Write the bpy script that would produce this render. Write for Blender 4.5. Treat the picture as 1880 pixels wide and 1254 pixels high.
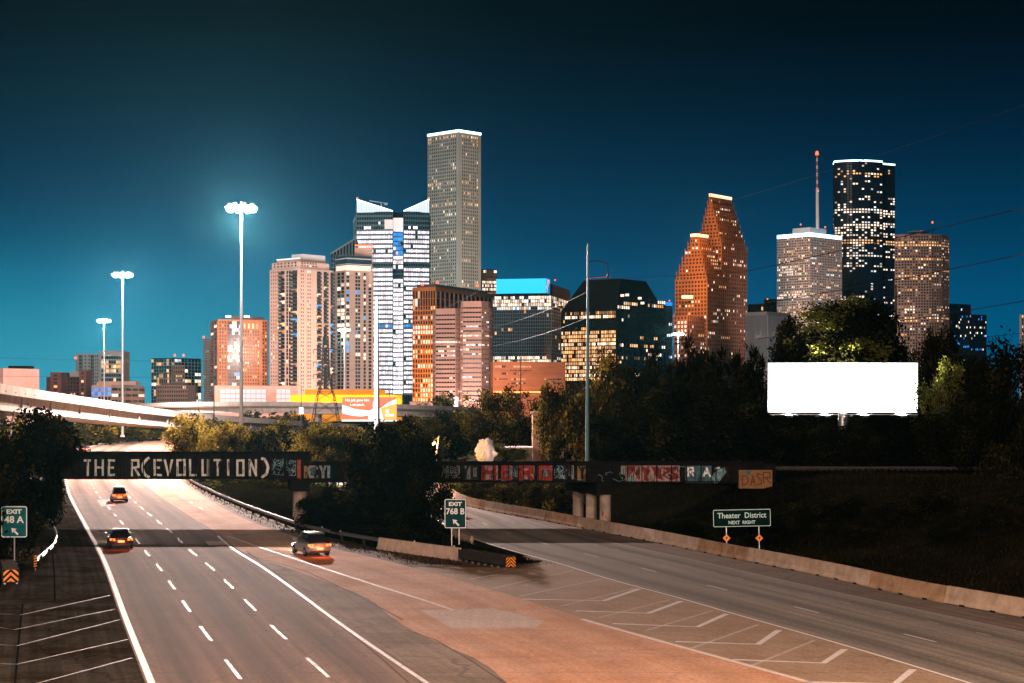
import bpy, bmesh, math, random
import numpy as np
from mathutils import Vector, Matrix, noise
R = math.radians
random.seed(7); rng = np.random.default_rng(7)
S = bpy.context.scene
for o in list(bpy.data.objects): bpy.data.objects.remove(o)

# ------------------------------------------------------------------ camera
F, CX, YH, H = 3260.0, 940.0, 745.0, 11.06      # focal length in photo pixels, centre column, horizon row, eye height
cam_d = bpy.data.cameras.new('camera'); cam = bpy.data.objects.new('camera', cam_d); S.collection.objects.link(cam)
cam_d.sensor_width = 36.0; cam_d.lens = 36.0 * F / 1880.0
cam_d.shift_y = (YH - 627.0) / 1880.0
cam_d.clip_start = 0.5; cam_d.clip_end = 20000
cam.location = (0, 0, H); cam.rotation_euler = (R(90), 0, 0)
S.camera = cam
# ------------------------------------------------------------------ world: night sky with city glow
w = bpy.data.worlds.new('World'); S.world = w; w.use_nodes = True
nt = w.node_tree; nt.nodes.clear()
wo = nt.nodes.new('ShaderNodeOutputWorld'); bg = nt.nodes.new('ShaderNodeBackground')
sky = nt.nodes.new('ShaderNodeTexSky'); sky.sky_type = 'NISHITA'; sky.sun_disc = False
sky.sun_elevation = R(-5.0); sky.sun_rotation = R(-35)
tc = nt.nodes.new('ShaderNodeTexCoord'); sx = nt.nodes.new('ShaderNodeSeparateXYZ')
nt.links.new(tc.outputs['Generated'], sx.inputs[0])
def wramp(stops):
    r_ = nt.nodes.new('ShaderNodeValToRGB'); r_.color_ramp.interpolation = 'EASE'; els = r_.color_ramp.elements
    els[0].position, els[0].color = stops[0][0], (*stops[0][1], 1); els[1].position, els[1].color = stops[-1][0], (*stops[-1][1], 1)
    for p_, c_ in stops[1:-1]:
        e = els.new(p_); e.color = (*c_, 1)
    return r_
mr = nt.nodes.new('ShaderNodeMapRange'); mr.inputs['From Min'].default_value = 0.0; mr.inputs['From Max'].default_value = 0.25
nt.links.new(sx.outputs['Z'], mr.inputs['Value'])
# night sky: deep blue overhead, city shine along the horizon (values are final radiance x 4)
base = wramp([(0.0, (0.0, .46, .95)), (0.18, (0.0, .36, .80)), (0.29, (0.0, .25, .62)), (0.36, (0.0, .195, .47)), (0.54, (0.0, .072, .19)), (0.75, (0.0, .018, .045)), (0.88, (0.0, .008, .018)), (1.0, (0.0, .005, .012))])
base.color_ramp.interpolation = 'B_SPLINE'
nt.links.new(mr.outputs[0], base.inputs[0])
# the last dusk on the left of the horizon
glow = wramp([(0.0, (.20, .95, .98)), (0.20, (.03, .56, .64)), (0.36, (0.0, .07, .09)), (0.48, (0, 0, 0))]); glow.color_ramp.interpolation = 'B_SPLINE'
nt.links.new(mr.outputs[0], glow.inputs[0])
mrx = nt.nodes.new('ShaderNodeMapRange'); mrx.inputs['From Min'].default_value = 0.10; mrx.inputs['From Max'].default_value = -0.24
mrx.inputs['To Min'].default_value = 0.0; mrx.inputs['To Max'].default_value = 1.0; mrx.interpolation_type = 'SMOOTHSTEP'
nt.links.new(sx.outputs['X'], mrx.inputs['Value'])
scl = nt.nodes.new('ShaderNodeVectorMath'); scl.operation = 'SCALE'
nt.links.new(glow.outputs[0], scl.inputs[0]); nt.links.new(mrx.outputs[0], scl.inputs['Scale'])
sum1 = nt.nodes.new('ShaderNodeVectorMath'); sum1.operation = 'ADD'; nt.links.new(base.outputs[0], sum1.inputs[0]); nt.links.new(scl.outputs[0], sum1.inputs[1])
sum2 = nt.nodes.new('ShaderNodeVectorMath'); sum2.operation = 'SCALE'; sum2.inputs['Scale'].default_value = 0.25/0.1; nt.links.new(sum1.outputs[0], sum2.inputs[0])
addn = nt.nodes.new('ShaderNodeMixRGB'); addn.blend_type = 'ADD'; addn.inputs[0].default_value = 0.08
nt.links.new(sum2.outputs[0], addn.inputs[1]); nt.links.new(sky.outputs[0], addn.inputs[2])
nt.links.new(addn.outputs[0], bg.inputs[0]); bg.inputs[1].default_value = 0.1
nt.links.new(bg.outputs[0], wo.inputs[0])
# ------------------------------------------------------------------ the one sun: the dim warm sky-shine over the city at night
sd = bpy.data.lights.new('sun', 'SUN'); sd.energy = 0.85; sd.angle = R(14); sd.color = (1.0, 0.72, 0.56)
so = bpy.data.objects.new('sun', sd); S.collection.objects.link(so)
so.rotation_euler = (R(74), 0, R(-30))
# ------------------------------------------------------------------ exposure / render
S.view_settings.view_transform = 'Standard'; S.view_settings.look = 'None'
S.view_settings.exposure = 0.0; S.view_settings.gamma = 1.0; S.view_settings.use_curve_mapping = False
S.render.engine = 'CYCLES'
S.cycles.use_denoising = True
try: S.cycles.denoiser = 'OPENIMAGEDENOISE'
except Exception: pass
S.cycles.max_bounces = 5; S.cycles.diffuse_bounces = 2; S.cycles.glossy_bounces = 2
S.cycles.sample_clamp_indirect = 4.0
S.cycles.use_light_tree = True

# ================================================================== helpers
def P(px, py, Y):                       # photo pixel + distance -> world point
    return Vector(((px - CX) * Y / F, Y, H - (py - YH) * Y / F))
def G(px, py):                          # photo pixel on the road surface
    d = py - YH
    return ((px - CX) * H / d, H * F / d)
def XY(px, Y): return Vector(((px - CX) * Y / F, Y))
def Zt(py, Y): return H - (py - YH) * Y / F

MATS = {}
def _new(name):
    m = bpy.data.materials.new(name); m.use_nodes = True; MATS[name] = m
    return m, m.node_tree, m.node_tree.nodes['Principled BSDF']
def mat(name, col, rough=0.7, metal=0.0, var=0.25, scale=3.0, bump=0.0, spec=None, detail=4, stretch=None):
    if name in MATS: return MATS[name]
    m, t, b = _new(name)
    b.inputs['Roughness'].default_value = rough; b.inputs['Metallic'].default_value = metal
    if spec is None and rough >= 0.8: spec = 0.0
    if spec is not None: b.inputs['Specular IOR Level'].default_value = spec
    tcn = t.nodes.new('ShaderNodeTexCoord'); src = tcn.outputs['Object']
    if stretch:
        mp = t.nodes.new('ShaderNodeMapping'); mp.inputs['Scale'].default_value = stretch
        t.links.new(src, mp.inputs[0]); src = mp.outputs[0]
    n = t.nodes.new('ShaderNodeTexNoise'); n.inputs['Scale'].default_value = scale; n.inputs['Detail'].default_value = detail
    n.inputs['Roughness'].default_value = 0.65
    t.links.new(src, n.inputs['Vector'])
    mx = t.nodes.new('ShaderNodeMixRGB'); t.links.new(n.outputs['Fac'], mx.inputs[0])
    lo = [c * (1 - var) for c in col]; hi = [min(1, c * (1 + var)) for c in col]
    mx.inputs[1].default_value = (*lo, 1); mx.inputs[2].default_value = (*hi, 1)
    cr = t.nodes.new('ShaderNodeMapRange'); cr.inputs['From Min'].default_value = 0.3; cr.inputs['From Max'].default_value = 0.7
    t.links.new(n.outputs['Fac'], cr.inputs['Value']); t.links.new(cr.outputs[0], mx.inputs[0])
    t.links.new(mx.outputs[0], b.inputs['Base Color'])
    if bump:
        bp = t.nodes.new('ShaderNodeBump'); bp.inputs['Strength'].default_value = bump; bp.inputs['Distance'].default_value = 0.05
        t.links.new(n.outputs['Fac'], bp.inputs['Height']); t.links.new(bp.outputs[0], b.inputs['Normal'])
    return m
def emis(name, col, strength, var=0.0, col2=None):
    """something that gives off light; var = spread of brightness from pane to pane"""
    if name in MATS: return MATS[name]
    m, t, b = _new(name)
    b.inputs['Base Color'].default_value = (*[c * 0.3 for c in col], 1); b.inputs['Roughness'].default_value = 0.4
    b.inputs['Emission Color'].default_value = (*col, 1); b.inputs['Emission Strength'].default_value = strength
    if var:
        g = t.nodes.new('ShaderNodeNewGeometry')
        mr_ = t.nodes.new('ShaderNodeMapRange'); mr_.inputs['To Min'].default_value = strength * (1 - var); mr_.inputs['To Max'].default_value = strength * (1 + var)
        t.links.new(g.outputs['Random Per Island'], mr_.inputs['Value'])
        # rooms are not evenly lit: a soft variation inside each pane
        tcn = t.nodes.new('ShaderNodeTexCoord'); n = t.nodes.new('ShaderNodeTexNoise'); n.inputs['Scale'].default_value = 0.5
        t.links.new(tcn.outputs['Object'], n.inputs['Vector'])
        mu = t.nodes.new('ShaderNodeMath'); mu.operation = 'MULTIPLY'
        ad = t.nodes.new('ShaderNodeMath'); ad.operation = 'ADD'; ad.inputs[1].default_value = 0.5
        t.links.new(n.outputs['Fac'], ad.inputs[0]); t.links.new(mr_.outputs[0], mu.inputs[0]); t.links.new(ad.outputs[0], mu.inputs[1])
        t.links.new(mu.outputs[0], b.inputs['Emission Strength'])
        if col2:
            mx = t.nodes.new('ShaderNodeMixRGB'); mx.inputs[1].default_value = (*col, 1); mx.inputs[2].default_value = (*col2, 1)
            ml = t.nodes.new('ShaderNodeMath'); ml.operation = 'FRACT'; m7 = t.nodes.new('ShaderNodeMath'); m7.operation = 'MULTIPLY'; m7.inputs[1].default_value = 7.3
            t.links.new(g.outputs['Random Per Island'], m7.inputs[0]); t.links.new(m7.outputs[0], ml.inputs[0]); t.links.new(ml.outputs[0], mx.inputs[0])
            t.links.new(mx.outputs[0], b.inputs['Emission Color'])
    return m
def leafmat(name, c1, c2):
    if name in MATS: return MATS[name]
    m, t, b = _new(name)
    g = t.nodes.new('ShaderNodeNewGeometry'); mx = t.nodes.new('ShaderNodeMixRGB')
    mx.inputs[1].default_value = (*c1, 1); mx.inputs[2].default_value = (*c2, 1)
    t.links.new(g.outputs['Random Per Island'], mx.inputs[0]); t.links.new(mx.outputs[0], b.inputs['Base Color'])
    b.inputs['Roughness'].default_value = 0.9; b.inputs['Specular IOR Level'].default_value = 0.0
    tr = t.nodes.new('ShaderNodeBsdfTranslucent'); t.links.new(mx.outputs[0], tr.inputs[0])
    ms = t.nodes.new('ShaderNodeMixShader'); ms.inputs[0].default_value = 0.3
    t.links.new(b.outputs[0], ms.inputs[1]); t.links.new(tr.outputs[0], ms.inputs[2])
    t.links.new(ms.outputs[0], t.nodes['Material Output'].inputs[0])
    return m

def tag(o, label=None, cat=None, group=None, kind=None):
    if label: o['label'] = label
    if cat: o['category'] = cat
    if group: o['group'] = group
    if kind: o['kind'] = kind
    return o
def thing(name, label, cat, loc=(0, 0, 0), rz=0.0, group=None):
    o = bpy.data.objects.new(name, None); S.collection.objects.link(o)
    o.location = loc; o.rotation_euler = (0, 0, rz); o.empty_display_size = 0.5
    return tag(o, label, cat, group)
def root_of(o):
    while o.parent: o = o.parent
    return o

class MB:
    def __init__(s): s.v = []; s.f = []; s.m = []; s.uv = None
    def quad(s, a, b, c, d, mi=0):
        n = len(s.v); s.v += [tuple(a), tuple(b), tuple(c), tuple(d)]; s.f.append((n, n+1, n+2, n+3)); s.m.append(mi)
    def poly(s, pts, mi=0):
        n = len(s.v); s.v += [tuple(p) for p in pts]; s.f.append(tuple(range(n, n+len(pts)))); s.m.append(mi)
    def hexa(s, c8, mi=0):              # 4 bottom then 4 top corners, both counter-clockwise seen from above
        n = len(s.v); s.v += [tuple(p) for p in c8]
        for q in ((3,2,1,0),(4,5,6,7),(0,1,5,4),(1,2,6,5),(2,3,7,6),(3,0,4,7)):
            s.f.append(tuple(n+i for i in q)); s.m.append(mi)
    def box(s, c, d, rz=0.0, mi=0):
        cx, cy, cz = c; hx, hy, hz = d[0]/2, d[1]/2, d[2]/2; ca, sa = math.cos(rz), math.sin(rz)
        pts = []
        for z in (-hz, hz):
            for x, y in ((-hx,-hy),(hx,-hy),(hx,hy),(-hx,hy)):
                pts.append((cx + x*ca - y*sa, cy + x*sa + y*ca, cz + z))
        s.hexa(pts, mi)
    def tube(s, p0, p1, r0, r1=None, n=8, mi=0, cap=True):
        r1 = r0 if r1 is None else r1
        p0, p1 = Vector(p0), Vector(p1); d = (p1 - p0)
        if d.length < 1e-6: return
        d.normalize(); a = d.cross(Vector((0,0,1)))
        if a.length < 1e-3: a = Vector((1,0,0))
        a.normalize(); b = d.cross(a); k = len(s.v)
        for p, r in ((p0, r0), (p1, r1)):
            for i in range(n):
                t = 2*math.pi*i/n; s.v.append(tuple(p + a*(r*math.cos(t)) + b*(r*math.sin(t))))
        for i in range(n):
            j = (i+1) % n; s.f.append((k+i, k+n+i, k+n+j, k+j)); s.m.append(mi)
        if cap:
            s.f.append(tuple(k+i for i in range(n))); s.m.append(mi)
            s.f.append(tuple(k+n+i for i in reversed(range(n)))); s.m.append(mi)
    def path(s, pts, r, n=6, mi=0):     # continuous tube
        pts = [Vector(p) for p in pts]; k = len(s.v); N = len(pts)
        for i, p in enumerate(pts):
            d = (pts[min(i+1, N-1)] - pts[max(i-1, 0)]).normalized()
            a = d.cross(Vector((0,0,1))); a = a.normalized() if a.length > 1e-3 else Vector((1,0,0)); b = d.cross(a)
            rr = r[i] if isinstance(r, (list, tuple)) else r
            for q in range(n):
                t = 2*math.pi*q/n; s.v.append(tuple(p + a*(rr*math.cos(t)) + b*(rr*math.sin(t))))
        for i in range(N-1):
            for q in range(n):
                j = (q+1) % n; s.f.append((k+i*n+q, k+(i+1)*n+q, k+(i+1)*n+j, k+i*n+j)); s.m.append(mi)
        s.f.append(tuple(k+q for q in range(n))); s.m.append(mi)
        s.f.append(tuple(k+(N-1)*n+q for q in reversed(range(n)))); s.m.append(mi)
    def prism(s, poly, z0, z1, mi=0):   # poly counter-clockwise from above; z may be lists
        n = len(poly); k = len(s.v)
        za = z0 if isinstance(z0, (list, tuple)) else [z0]*n; zb = z1 if isinstance(z1, (list, tuple)) else [z1]*n
        s.v += [(p[0], p[1], za[i]) for i, p in enumerate(poly)] + [(p[0], p[1], zb[i]) for i, p in enumerate(poly)]
        s.f.append(tuple(k+i for i in reversed(range(n)))); s.m.append(mi)
        s.f.append(tuple(k+n+i for i in range(n))); s.m.append(mi)
        for i in range(n):
            j = (i+1) % n; s.f.append((k+i, k+j, k+n+j, k+n+i)); s.m.append(mi)
    def sweep(s, path, prof, mi=0, cap=True, closed=True):   # path: 3D points, prof: (side, up) pairs; side is to the right of travel
        path = [Vector(p) for p in path]; N = len(path); n = len(prof); k = len(s.v)
        for i, p in enumerate(path):
            d = path[min(i+1, N-1)] - path[max(i-1, 0)]; d.z = 0; d.normalize(); r = Vector((d.y, -d.x, 0))
            for a, u in prof: s.v.append((p.x + r.x*a, p.y + r.y*a, p.z + u))
        for i in range(N-1):
            for q in range(n if closed else n-1):
                j = (q+1) % n; s.f.append((k+i*n+q, k+i*n+j, k+(i+1)*n+j, k+(i+1)*n+q)); s.m.append(mi)
        if cap and closed:
            s.f.append(tuple(k+q for q in reversed(range(n)))); s.m.append(mi)
            s.f.append(tuple(k+(N-1)*n+q for q in range(n))); s.m.append(mi)
    def build(s, name, mats, parent=None, kind=None, world=True, smooth=False, fix=True):
        if not s.f: return None
        me = bpy.data.meshes.new(name)
        V = s.v
        off = Vector((0, 0, 0))
        if parent is not None and world: off = Vector(root_of(parent).location)
        V = [(x-off.x, y-off.y, z-off.z) for x, y, z in V] if world else V
        me.from_pydata(V, [], s.f)
        for m_ in (mats if isinstance(mats, (list, tuple)) else [mats]): me.materials.append(m_)
        me.polygons.foreach_set('material_index', s.m)
        if s.uv is not None:
            uvl = me.uv_layers.new(name='UVMap')
            flat = [c for f in s.f for i in f for c in s.uv[i]]
            uvl.data.foreach_set('uv', flat)
        if smooth: me.polygons.foreach_set('use_smooth', [True]*len(s.f))
        if fix:
            bm = bmesh.new(); bm.from_mesh(me); bmesh.ops.recalc_face_normals(bm, faces=bm.faces); bm.to_mesh(me); bm.free()
        me.update()
        o = bpy.data.objects.new(name, me); S.collection.objects.link(o)
        if parent is not None: o.parent = parent
        if kind: o['kind'] = kind
        return o
def single(mb, name, mats, label, cat, base=None, group=None, smooth=False, kind=None):
    """a thing that is one mesh, its origin at its base"""
    vs = np.array(mb.v); b = Vector((vs[:,0].mean(), vs[:,1].mean(), vs[:,2].min())) if base is None else Vector(base)
    mb.v = [(x-b.x, y-b.y, z-b.z) for x, y, z in mb.v]
    o = mb.build(name, mats, None, world=False, smooth=smooth); o.location = b
    return tag(o, label, cat, group, kind)
def copy_tree(o, parent=None):
    c = o.copy(); S.collection.objects.link(c); c.parent = parent
    for ch in list(o.children): copy_tree(ch, c)
    return c
def lamp(name, loc, power, col, radius=0.3, kind='POINT', rot=None, spot=None, blend=0.4, parent=None):
    d = bpy.data.lights.new(name, kind); d.energy = power; d.color = col
    d.shadow_soft_size = radius
    if kind == 'SPOT': d.spot_size = spot; d.spot_blend = blend
    o = bpy.data.objects.new(name, d); S.collection.objects.link(o); o.location = loc
    if rot is not None: o.rotation_euler = rot
    return o
def aim(o, target):
    o.rotation_euler = (Vector(target) - o.location).to_track_quat('-Z', 'Y').to_euler()
def text_mesh(name, s, size, matl, parent, loc, width=None, bold=0.0, align='CENTER', spacing=1.0, extr=0.004):
    """lettering standing upright, facing -Y in its parent's space"""
    c = bpy.data.curves.new(name, 'FONT'); c.body = s; c.size = size; c.align_x = align; c.align_y = 'CENTER'
    c.extrude = extr; c.offset = bold; c.space_character = spacing; c.resolution_u = 3
    t = bpy.data.objects.new(name + '_curve', c); S.collection.objects.link(t)
    dg = bpy.context.evaluated_depsgraph_get(); me = bpy.data.meshes.new_from_object(t.evaluated_get(dg))
    bpy.data.objects.remove(t); bpy.data.curves.remove(c)
    vs = np.array([v.co for v in me.vertices])
    sxx = 1.0
    if width: sxx = width / (vs[:,0].max() - vs[:,0].min())
    cx0 = (vs[:,0].max() + vs[:,0].min())/2 if align == 'CENTER' else 0
    for v in me.vertices: v.co = ((v.co.x - cx0)*sxx, -v.co.z, v.co.y)
    me.materials.clear(); me.materials.append(matl)
    o = bpy.data.objects.new(name, me); S.collection.objects.link(o); o.parent = parent; o.location = loc
    return o

# ------------------------------------------------------------------ materials
def roadmat(name, col, patch, lanes=0.0, lane_w=3.66, rough=0.88, spec=0.12, crack=0.5, streak=0.24):
    """pavement: aggregate speckle, slabs' joints, worn wheel paths and oil strips; UV = metres across, metres along"""
    m, t, b = _new(name)
    uv = t.nodes.new('ShaderNodeUVMap'); uv.uv_map = 'UVMap'
    tcn = t.nodes.new('ShaderNodeTexCoord')
    n1 = t.nodes.new('ShaderNodeTexNoise'); n1.inputs['Scale'].default_value = 0.22; n1.inputs['Detail'].default_value = 6; n1.inputs['Roughness'].default_value = 0.7
    n2 = t.nodes.new('ShaderNodeTexNoise'); n2.inputs['Scale'].default_value = 5.0; n2.inputs['Detail'].default_value = 5; n2.inputs['Roughness'].default_value = 0.8
    mp = t.nodes.new('ShaderNodeMapping'); mp.inputs['Scale'].default_value = (2.4, 0.035, 1)
    n3 = t.nodes.new('ShaderNodeTexNoise'); n3.inputs['Scale'].default_value = 1.0; n3.inputs['Detail'].default_value = 5
    t.links.new(uv.outputs[0], mp.inputs[0]); t.links.new(mp.outputs[0], n3.inputs['Vector'])
    t.links.new(tcn.outputs['Object'], n1.inputs['Vector']); t.links.new(tcn.outputs['Object'], n2.inputs['Vector'])
    def mix(a, bb, fac, typ='MIX', f=1.0):
        x = t.nodes.new('ShaderNodeMixRGB'); x.blend_type = typ
        for i, s_ in ((1, a), (2, bb)):
            if isinstance(s_, tuple): x.inputs[i].default_value = (*s_, 1)
            else: t.links.new(s_, x.inputs[i])
        if isinstance(fac, float): x.inputs[0].default_value = fac
        else: t.links.new(fac, x.inputs[0])
        return x.outputs[0]
    def rng_(src, a, bb, c, d):
        x = t.nodes.new('ShaderNodeMapRange'); x.inputs['From Min'].default_value = a; x.inputs['From Max'].default_value = bb
        x.inputs['To Min'].default_value = c; x.inputs['To Max'].default_value = d; t.links.new(src, x.inputs['Value']); return x.outputs[0]
    c = mix(col, patch, rng_(n1.outputs['Fac'], 0.42, 0.62, 0, 1))
    gg = t.nodes.new('ShaderNodeCombineColor')
    k = rng_(n2.outputs['Fac'], 0.3, 0.7, 0.55, 1.45); k3 = rng_(n3.outputs['Fac'], 0.35, 0.65, 1-streak, 1+streak*0.8)
    mu = t.nodes.new('ShaderNodeMath'); mu.operation = 'MULTIPLY'; t.links.new(k, mu.inputs[0]); t.links.new(k3, mu.inputs[1])
    tone = mu.outputs[0]
    sp = t.nodes.new('ShaderNodeSeparateXYZ'); t.links.new(uv.outputs[0], sp.inputs[0])
    if lanes:                            # darker oil strip along the middle of each lane
        a = t.nodes.new('ShaderNodeMath'); a.operation = 'PINGPONG'; a.inputs[1].default_value = lane_w/2
        t.links.new(sp.outputs[0], a.inputs[0])
        oil = rng_(a.outputs[0], lane_w*0.22, lane_w*0.5, 1.0, 1.0 - lanes)
        m2 = t.nodes.new('ShaderNodeMath'); m2.operation = 'MULTIPLY'; t.links.new(tone, m2.inputs[0]); t.links.new(oil, m2.inputs[1]); tone = m2.outputs[0]
    jt = t.nodes.new('ShaderNodeMath'); jt.operation = 'PINGPONG'; jt.inputs[1].default_value = 2.3; t.links.new(sp.outputs[1], jt.inputs[0])
    jl = rng_(jt.outputs[0], 0.0, 0.08, 0.62, 1.0)
    m3 = t.nodes.new('ShaderNodeMath'); m3.operation = 'MULTIPLY'; t.links.new(tone, m3.inputs[0]); t.links.new(jl, m3.inputs[1])
    # crack lines
    vo = t.nodes.new('ShaderNodeTexVoronoi'); vo.feature = 'DISTANCE_TO_EDGE'; vo.inputs['Scale'].default_value = 0.16
    wn = t.nodes.new('ShaderNodeVectorMath'); wn.operation = 'ADD'; sc_ = t.nodes.new('ShaderNodeVectorMath'); sc_.operation = 'SCALE'; sc_.inputs['Scale'].default_value = 2.2
    t.links.new(n1.outputs['Color'], sc_.inputs[0]); t.links.new(tcn.outputs['Object'], wn.inputs[0]); t.links.new(sc_.outputs[0], wn.inputs[1]); t.links.new(wn.outputs[0], vo.inputs['Vector'])
    ck = rng_(vo.outputs['Distance'], 0.0, 0.014, crack, 1.0)
    m4 = t.nodes.new('ShaderNodeMath'); m4.operation = 'MULTIPLY'; t.links.new(m3.outputs[0], m4.inputs[0]); t.links.new(ck, m4.inputs[1])
    for i in range(3): t.links.new(m4.outputs[0], gg.inputs[i])
    c = mix(c, gg.outputs[0], 1.0, 'MULTIPLY')
    t.links.new(c, b.inputs['Base Color'])
    b.inputs['Roughness'].default_value = rough; b.inputs['Specular IOR Level'].default_value = spec
    t.links.new(rng_(n1.outputs['Fac'], 0.3, 0.7, rough-0.02, rough+0.03), b.inputs['Roughness'])
    bp = t.nodes.new('ShaderNodeBump'); bp.inputs['Strength'].default_value = 0.5; bp.inputs['Distance'].default_value = 0.03
    t.links.new(n2.outputs['Fac'], bp.inputs['Height']); t.links.new(bp.outputs[0], b.inputs['Normal'])
    return m
def paintmat(name, col, wear=0.5, rough=0.6):
    m, t, b = _new(name)
    tcn = t.nodes.new('ShaderNodeTexCoord'); n = t.nodes.new('ShaderNodeTexNoise'); n.inputs['Scale'].default_value = 2.2; n.inputs['Detail'].default_value = 8; n.inputs['Roughness'].default_value = 0.8
    t.links.new(tcn.outputs['Object'], n.inputs['Vector'])
    cr = t.nodes.new('ShaderNodeMapRange'); cr.inputs['From Min'].default_value = 0.42; cr.inputs['From Max'].default_value = 0.62; t.links.new(n.outputs['Fac'], cr.inputs['Value'])
    mx = t.nodes.new('ShaderNodeMixRGB'); mx.inputs[1].default_value = (*col, 1); mx.inputs[2].default_value = (*[c*(1-wear) for c in col], 1)
    t.links.new(cr.outputs[0], mx.inputs[0]); t.links.new(mx.outputs[0], b.inputs['Base Color']); b.inputs['Roughness'].default_value = rough
    return m
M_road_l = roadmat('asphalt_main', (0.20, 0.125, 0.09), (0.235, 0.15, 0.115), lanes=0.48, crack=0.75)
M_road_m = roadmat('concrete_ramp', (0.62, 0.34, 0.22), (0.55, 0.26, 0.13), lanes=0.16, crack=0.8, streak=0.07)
M_road_r = roadmat('concrete_right', (0.21, 0.18, 0.15), (0.25, 0.205, 0.17), lanes=0.5, crack=0.85)
M_gore = roadmat('concrete_gore', (0.38, 0.26, 0.185), (0.31, 0.20, 0.125), crack=0.75, streak=0.08)
M_asph = roadmat('asphalt_shoulder', (0.085, 0.076, 0.068), (0.045, 0.034, 0.022), spec=0.0)
M_asph2 = roadmat('asphalt_gore', (0.25, 0.175, 0.125), (0.17, 0.12, 0.085), streak=0.15)
M_shr = roadmat('concrete_shoulder', (0.155, 0.105, 0.075), (0.11, 0.072, 0.05))
M_dirt = mat('dirt', (0.055, 0.038, 0.024), 0.95, var=0.55, scale=1.4, bump=0.6, detail=8)
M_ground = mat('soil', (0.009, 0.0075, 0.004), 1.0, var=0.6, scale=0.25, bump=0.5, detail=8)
M_white = paintmat('white_paint', (0.74, 0.68, 0.65), 0.5)
M_faded = paintmat('faded_paint', (0.36, 0.29, 0.24), 0.6)
M_chev = paintmat('chevron_paint', (0.85, 0.78, 0.76), 0.22)
M_chevf = paintmat('old_chevron_paint', (0.55, 0.45, 0.38), 0.4)
M_black = mat('black_paint', (0.015, 0.015, 0.015), 0.9)
M_barrier = mat('barrier_concrete', (0.40, 0.30, 0.235), 0.85, var=0.3, scale=1.3, bump=0.25, detail=8)
M_barrier2 = mat('barrier_concrete_stained', (0.31, 0.20, 0.13), 0.85, var=0.4, scale=1.0, bump=0.25, detail=8)
M_barrier3 = mat('barrier_concrete_pale', (0.55, 0.42, 0.36), 0.85, var=0.25, scale=1.3, bump=0.25, detail=8)
M_conc = mat('flyover_concrete', (0.50, 0.44, 0.40), 0.85, var=0.22, scale=0.5, bump=0.1, detail=6)
M_conc_d = mat('girder_concrete', (0.24, 0.20, 0.175), 0.85, var=0.25, scale=0.5, bump=0.1, detail=6)
M_pier = mat('pier_concrete', (0.42, 0.33, 0.28), 0.85, var=0.4, scale=0.9, bump=0.2, detail=7)
M_steel = mat('galvanised_steel', (0.45, 0.46, 0.47), 0.38, 0.85, var=0.2, scale=4)
M_mast = mat('mast_steel', (0.50, 0.52, 0.54), 0.5, 0.3, var=0.12, scale=2)
M_dsteel = mat('dark_steel', (0.035, 0.032, 0.03), 0.6, 0.4, var=0.4, scale=2)
M_rust = mat('bridge_black_steel', (0.012, 0.0105, 0.010), 0.8, 0.0, var=0.5, scale=0.8, detail=7, spec=0.0)
M_rustred = mat('red_lead', (0.33, 0.075, 0.05), 0.8, var=0.35, scale=1.5)
M_wood = mat('pole_wood', (0.045, 0.035, 0.028), 0.9, var=0.4, scale=2, stretch=(1, 1, 0.1))
M_rubber = mat('black_rubber', (0.012, 0.012, 0.013), 0.6, var=0.4)
M_orange = mat('orange_sheeting', (0.95, 0.30, 0.03), 0.35, var=0.12)
M_bark = mat('bark', (0.045, 0.032, 0.022), 0.95, var=0.5, scale=3, bump=0.5, stretch=(1, 1, 0.25))
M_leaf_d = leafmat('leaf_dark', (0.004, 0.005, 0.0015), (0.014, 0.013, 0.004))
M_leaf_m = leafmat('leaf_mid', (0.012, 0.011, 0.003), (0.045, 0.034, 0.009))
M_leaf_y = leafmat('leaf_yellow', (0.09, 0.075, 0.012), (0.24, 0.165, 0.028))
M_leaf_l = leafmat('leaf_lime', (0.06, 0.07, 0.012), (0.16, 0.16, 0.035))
M_glass = mat('window_glass_dark', (0.010, 0.014, 0.020), 0.2, var=0.2, scale=0.3, spec=0.15)
M_glass_b = mat('window_glass_blue', (0.006, 0.020, 0.045), 0.18, var=0.3, scale=0.05, spec=0.7)
M_glass_t = mat('window_glass_teal', (0.02, 0.07, 0.085), 0.12, var=0.35, scale=0.08, spec=0.7)
L_white = emis('window_lit_white', (1.0, 0.80, 0.66), 1.35, 0.75, (1.0, 0.72, 0.5))
L_warm = emis('window_lit_warm', (1.0, 0.42, 0.12), 1.0, 0.75, (1.0, 0.66, 0.36))
L_cool = emis('window_lit_cool', (0.72, 0.88, 1.0), 1.1, 0.7, (1.0, 0.92, 0.86))
L_blue = emis('window_lit_blue', (0.03, 0.33, 1.0), 0.9, 0.5)
L_pink = emis('window_lit_pinkwhite', (1.0, 0.82, 0.84), 1.5, 0.45, (0.95, 0.90, 1.0))
L_dim = emis('window_lit_dim', (1.0, 0.5, 0.2), 0.16, 0.8, (0.6, 0.55, 0.5))
L_led = emis('crown_led', (0.62, 0.92, 1.0), 4.0)
L_red = emis('aviation_red', (1.0, 0.12, 0.04), 3.0)
M_wire = mat('dark_cable', (0.012, 0.013, 0.015), 1.0, var=0.05, spec=0.0)
L_lamp = emis('lamp_lens', (0.93, 0.95, 1.0), 40.0)
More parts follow.
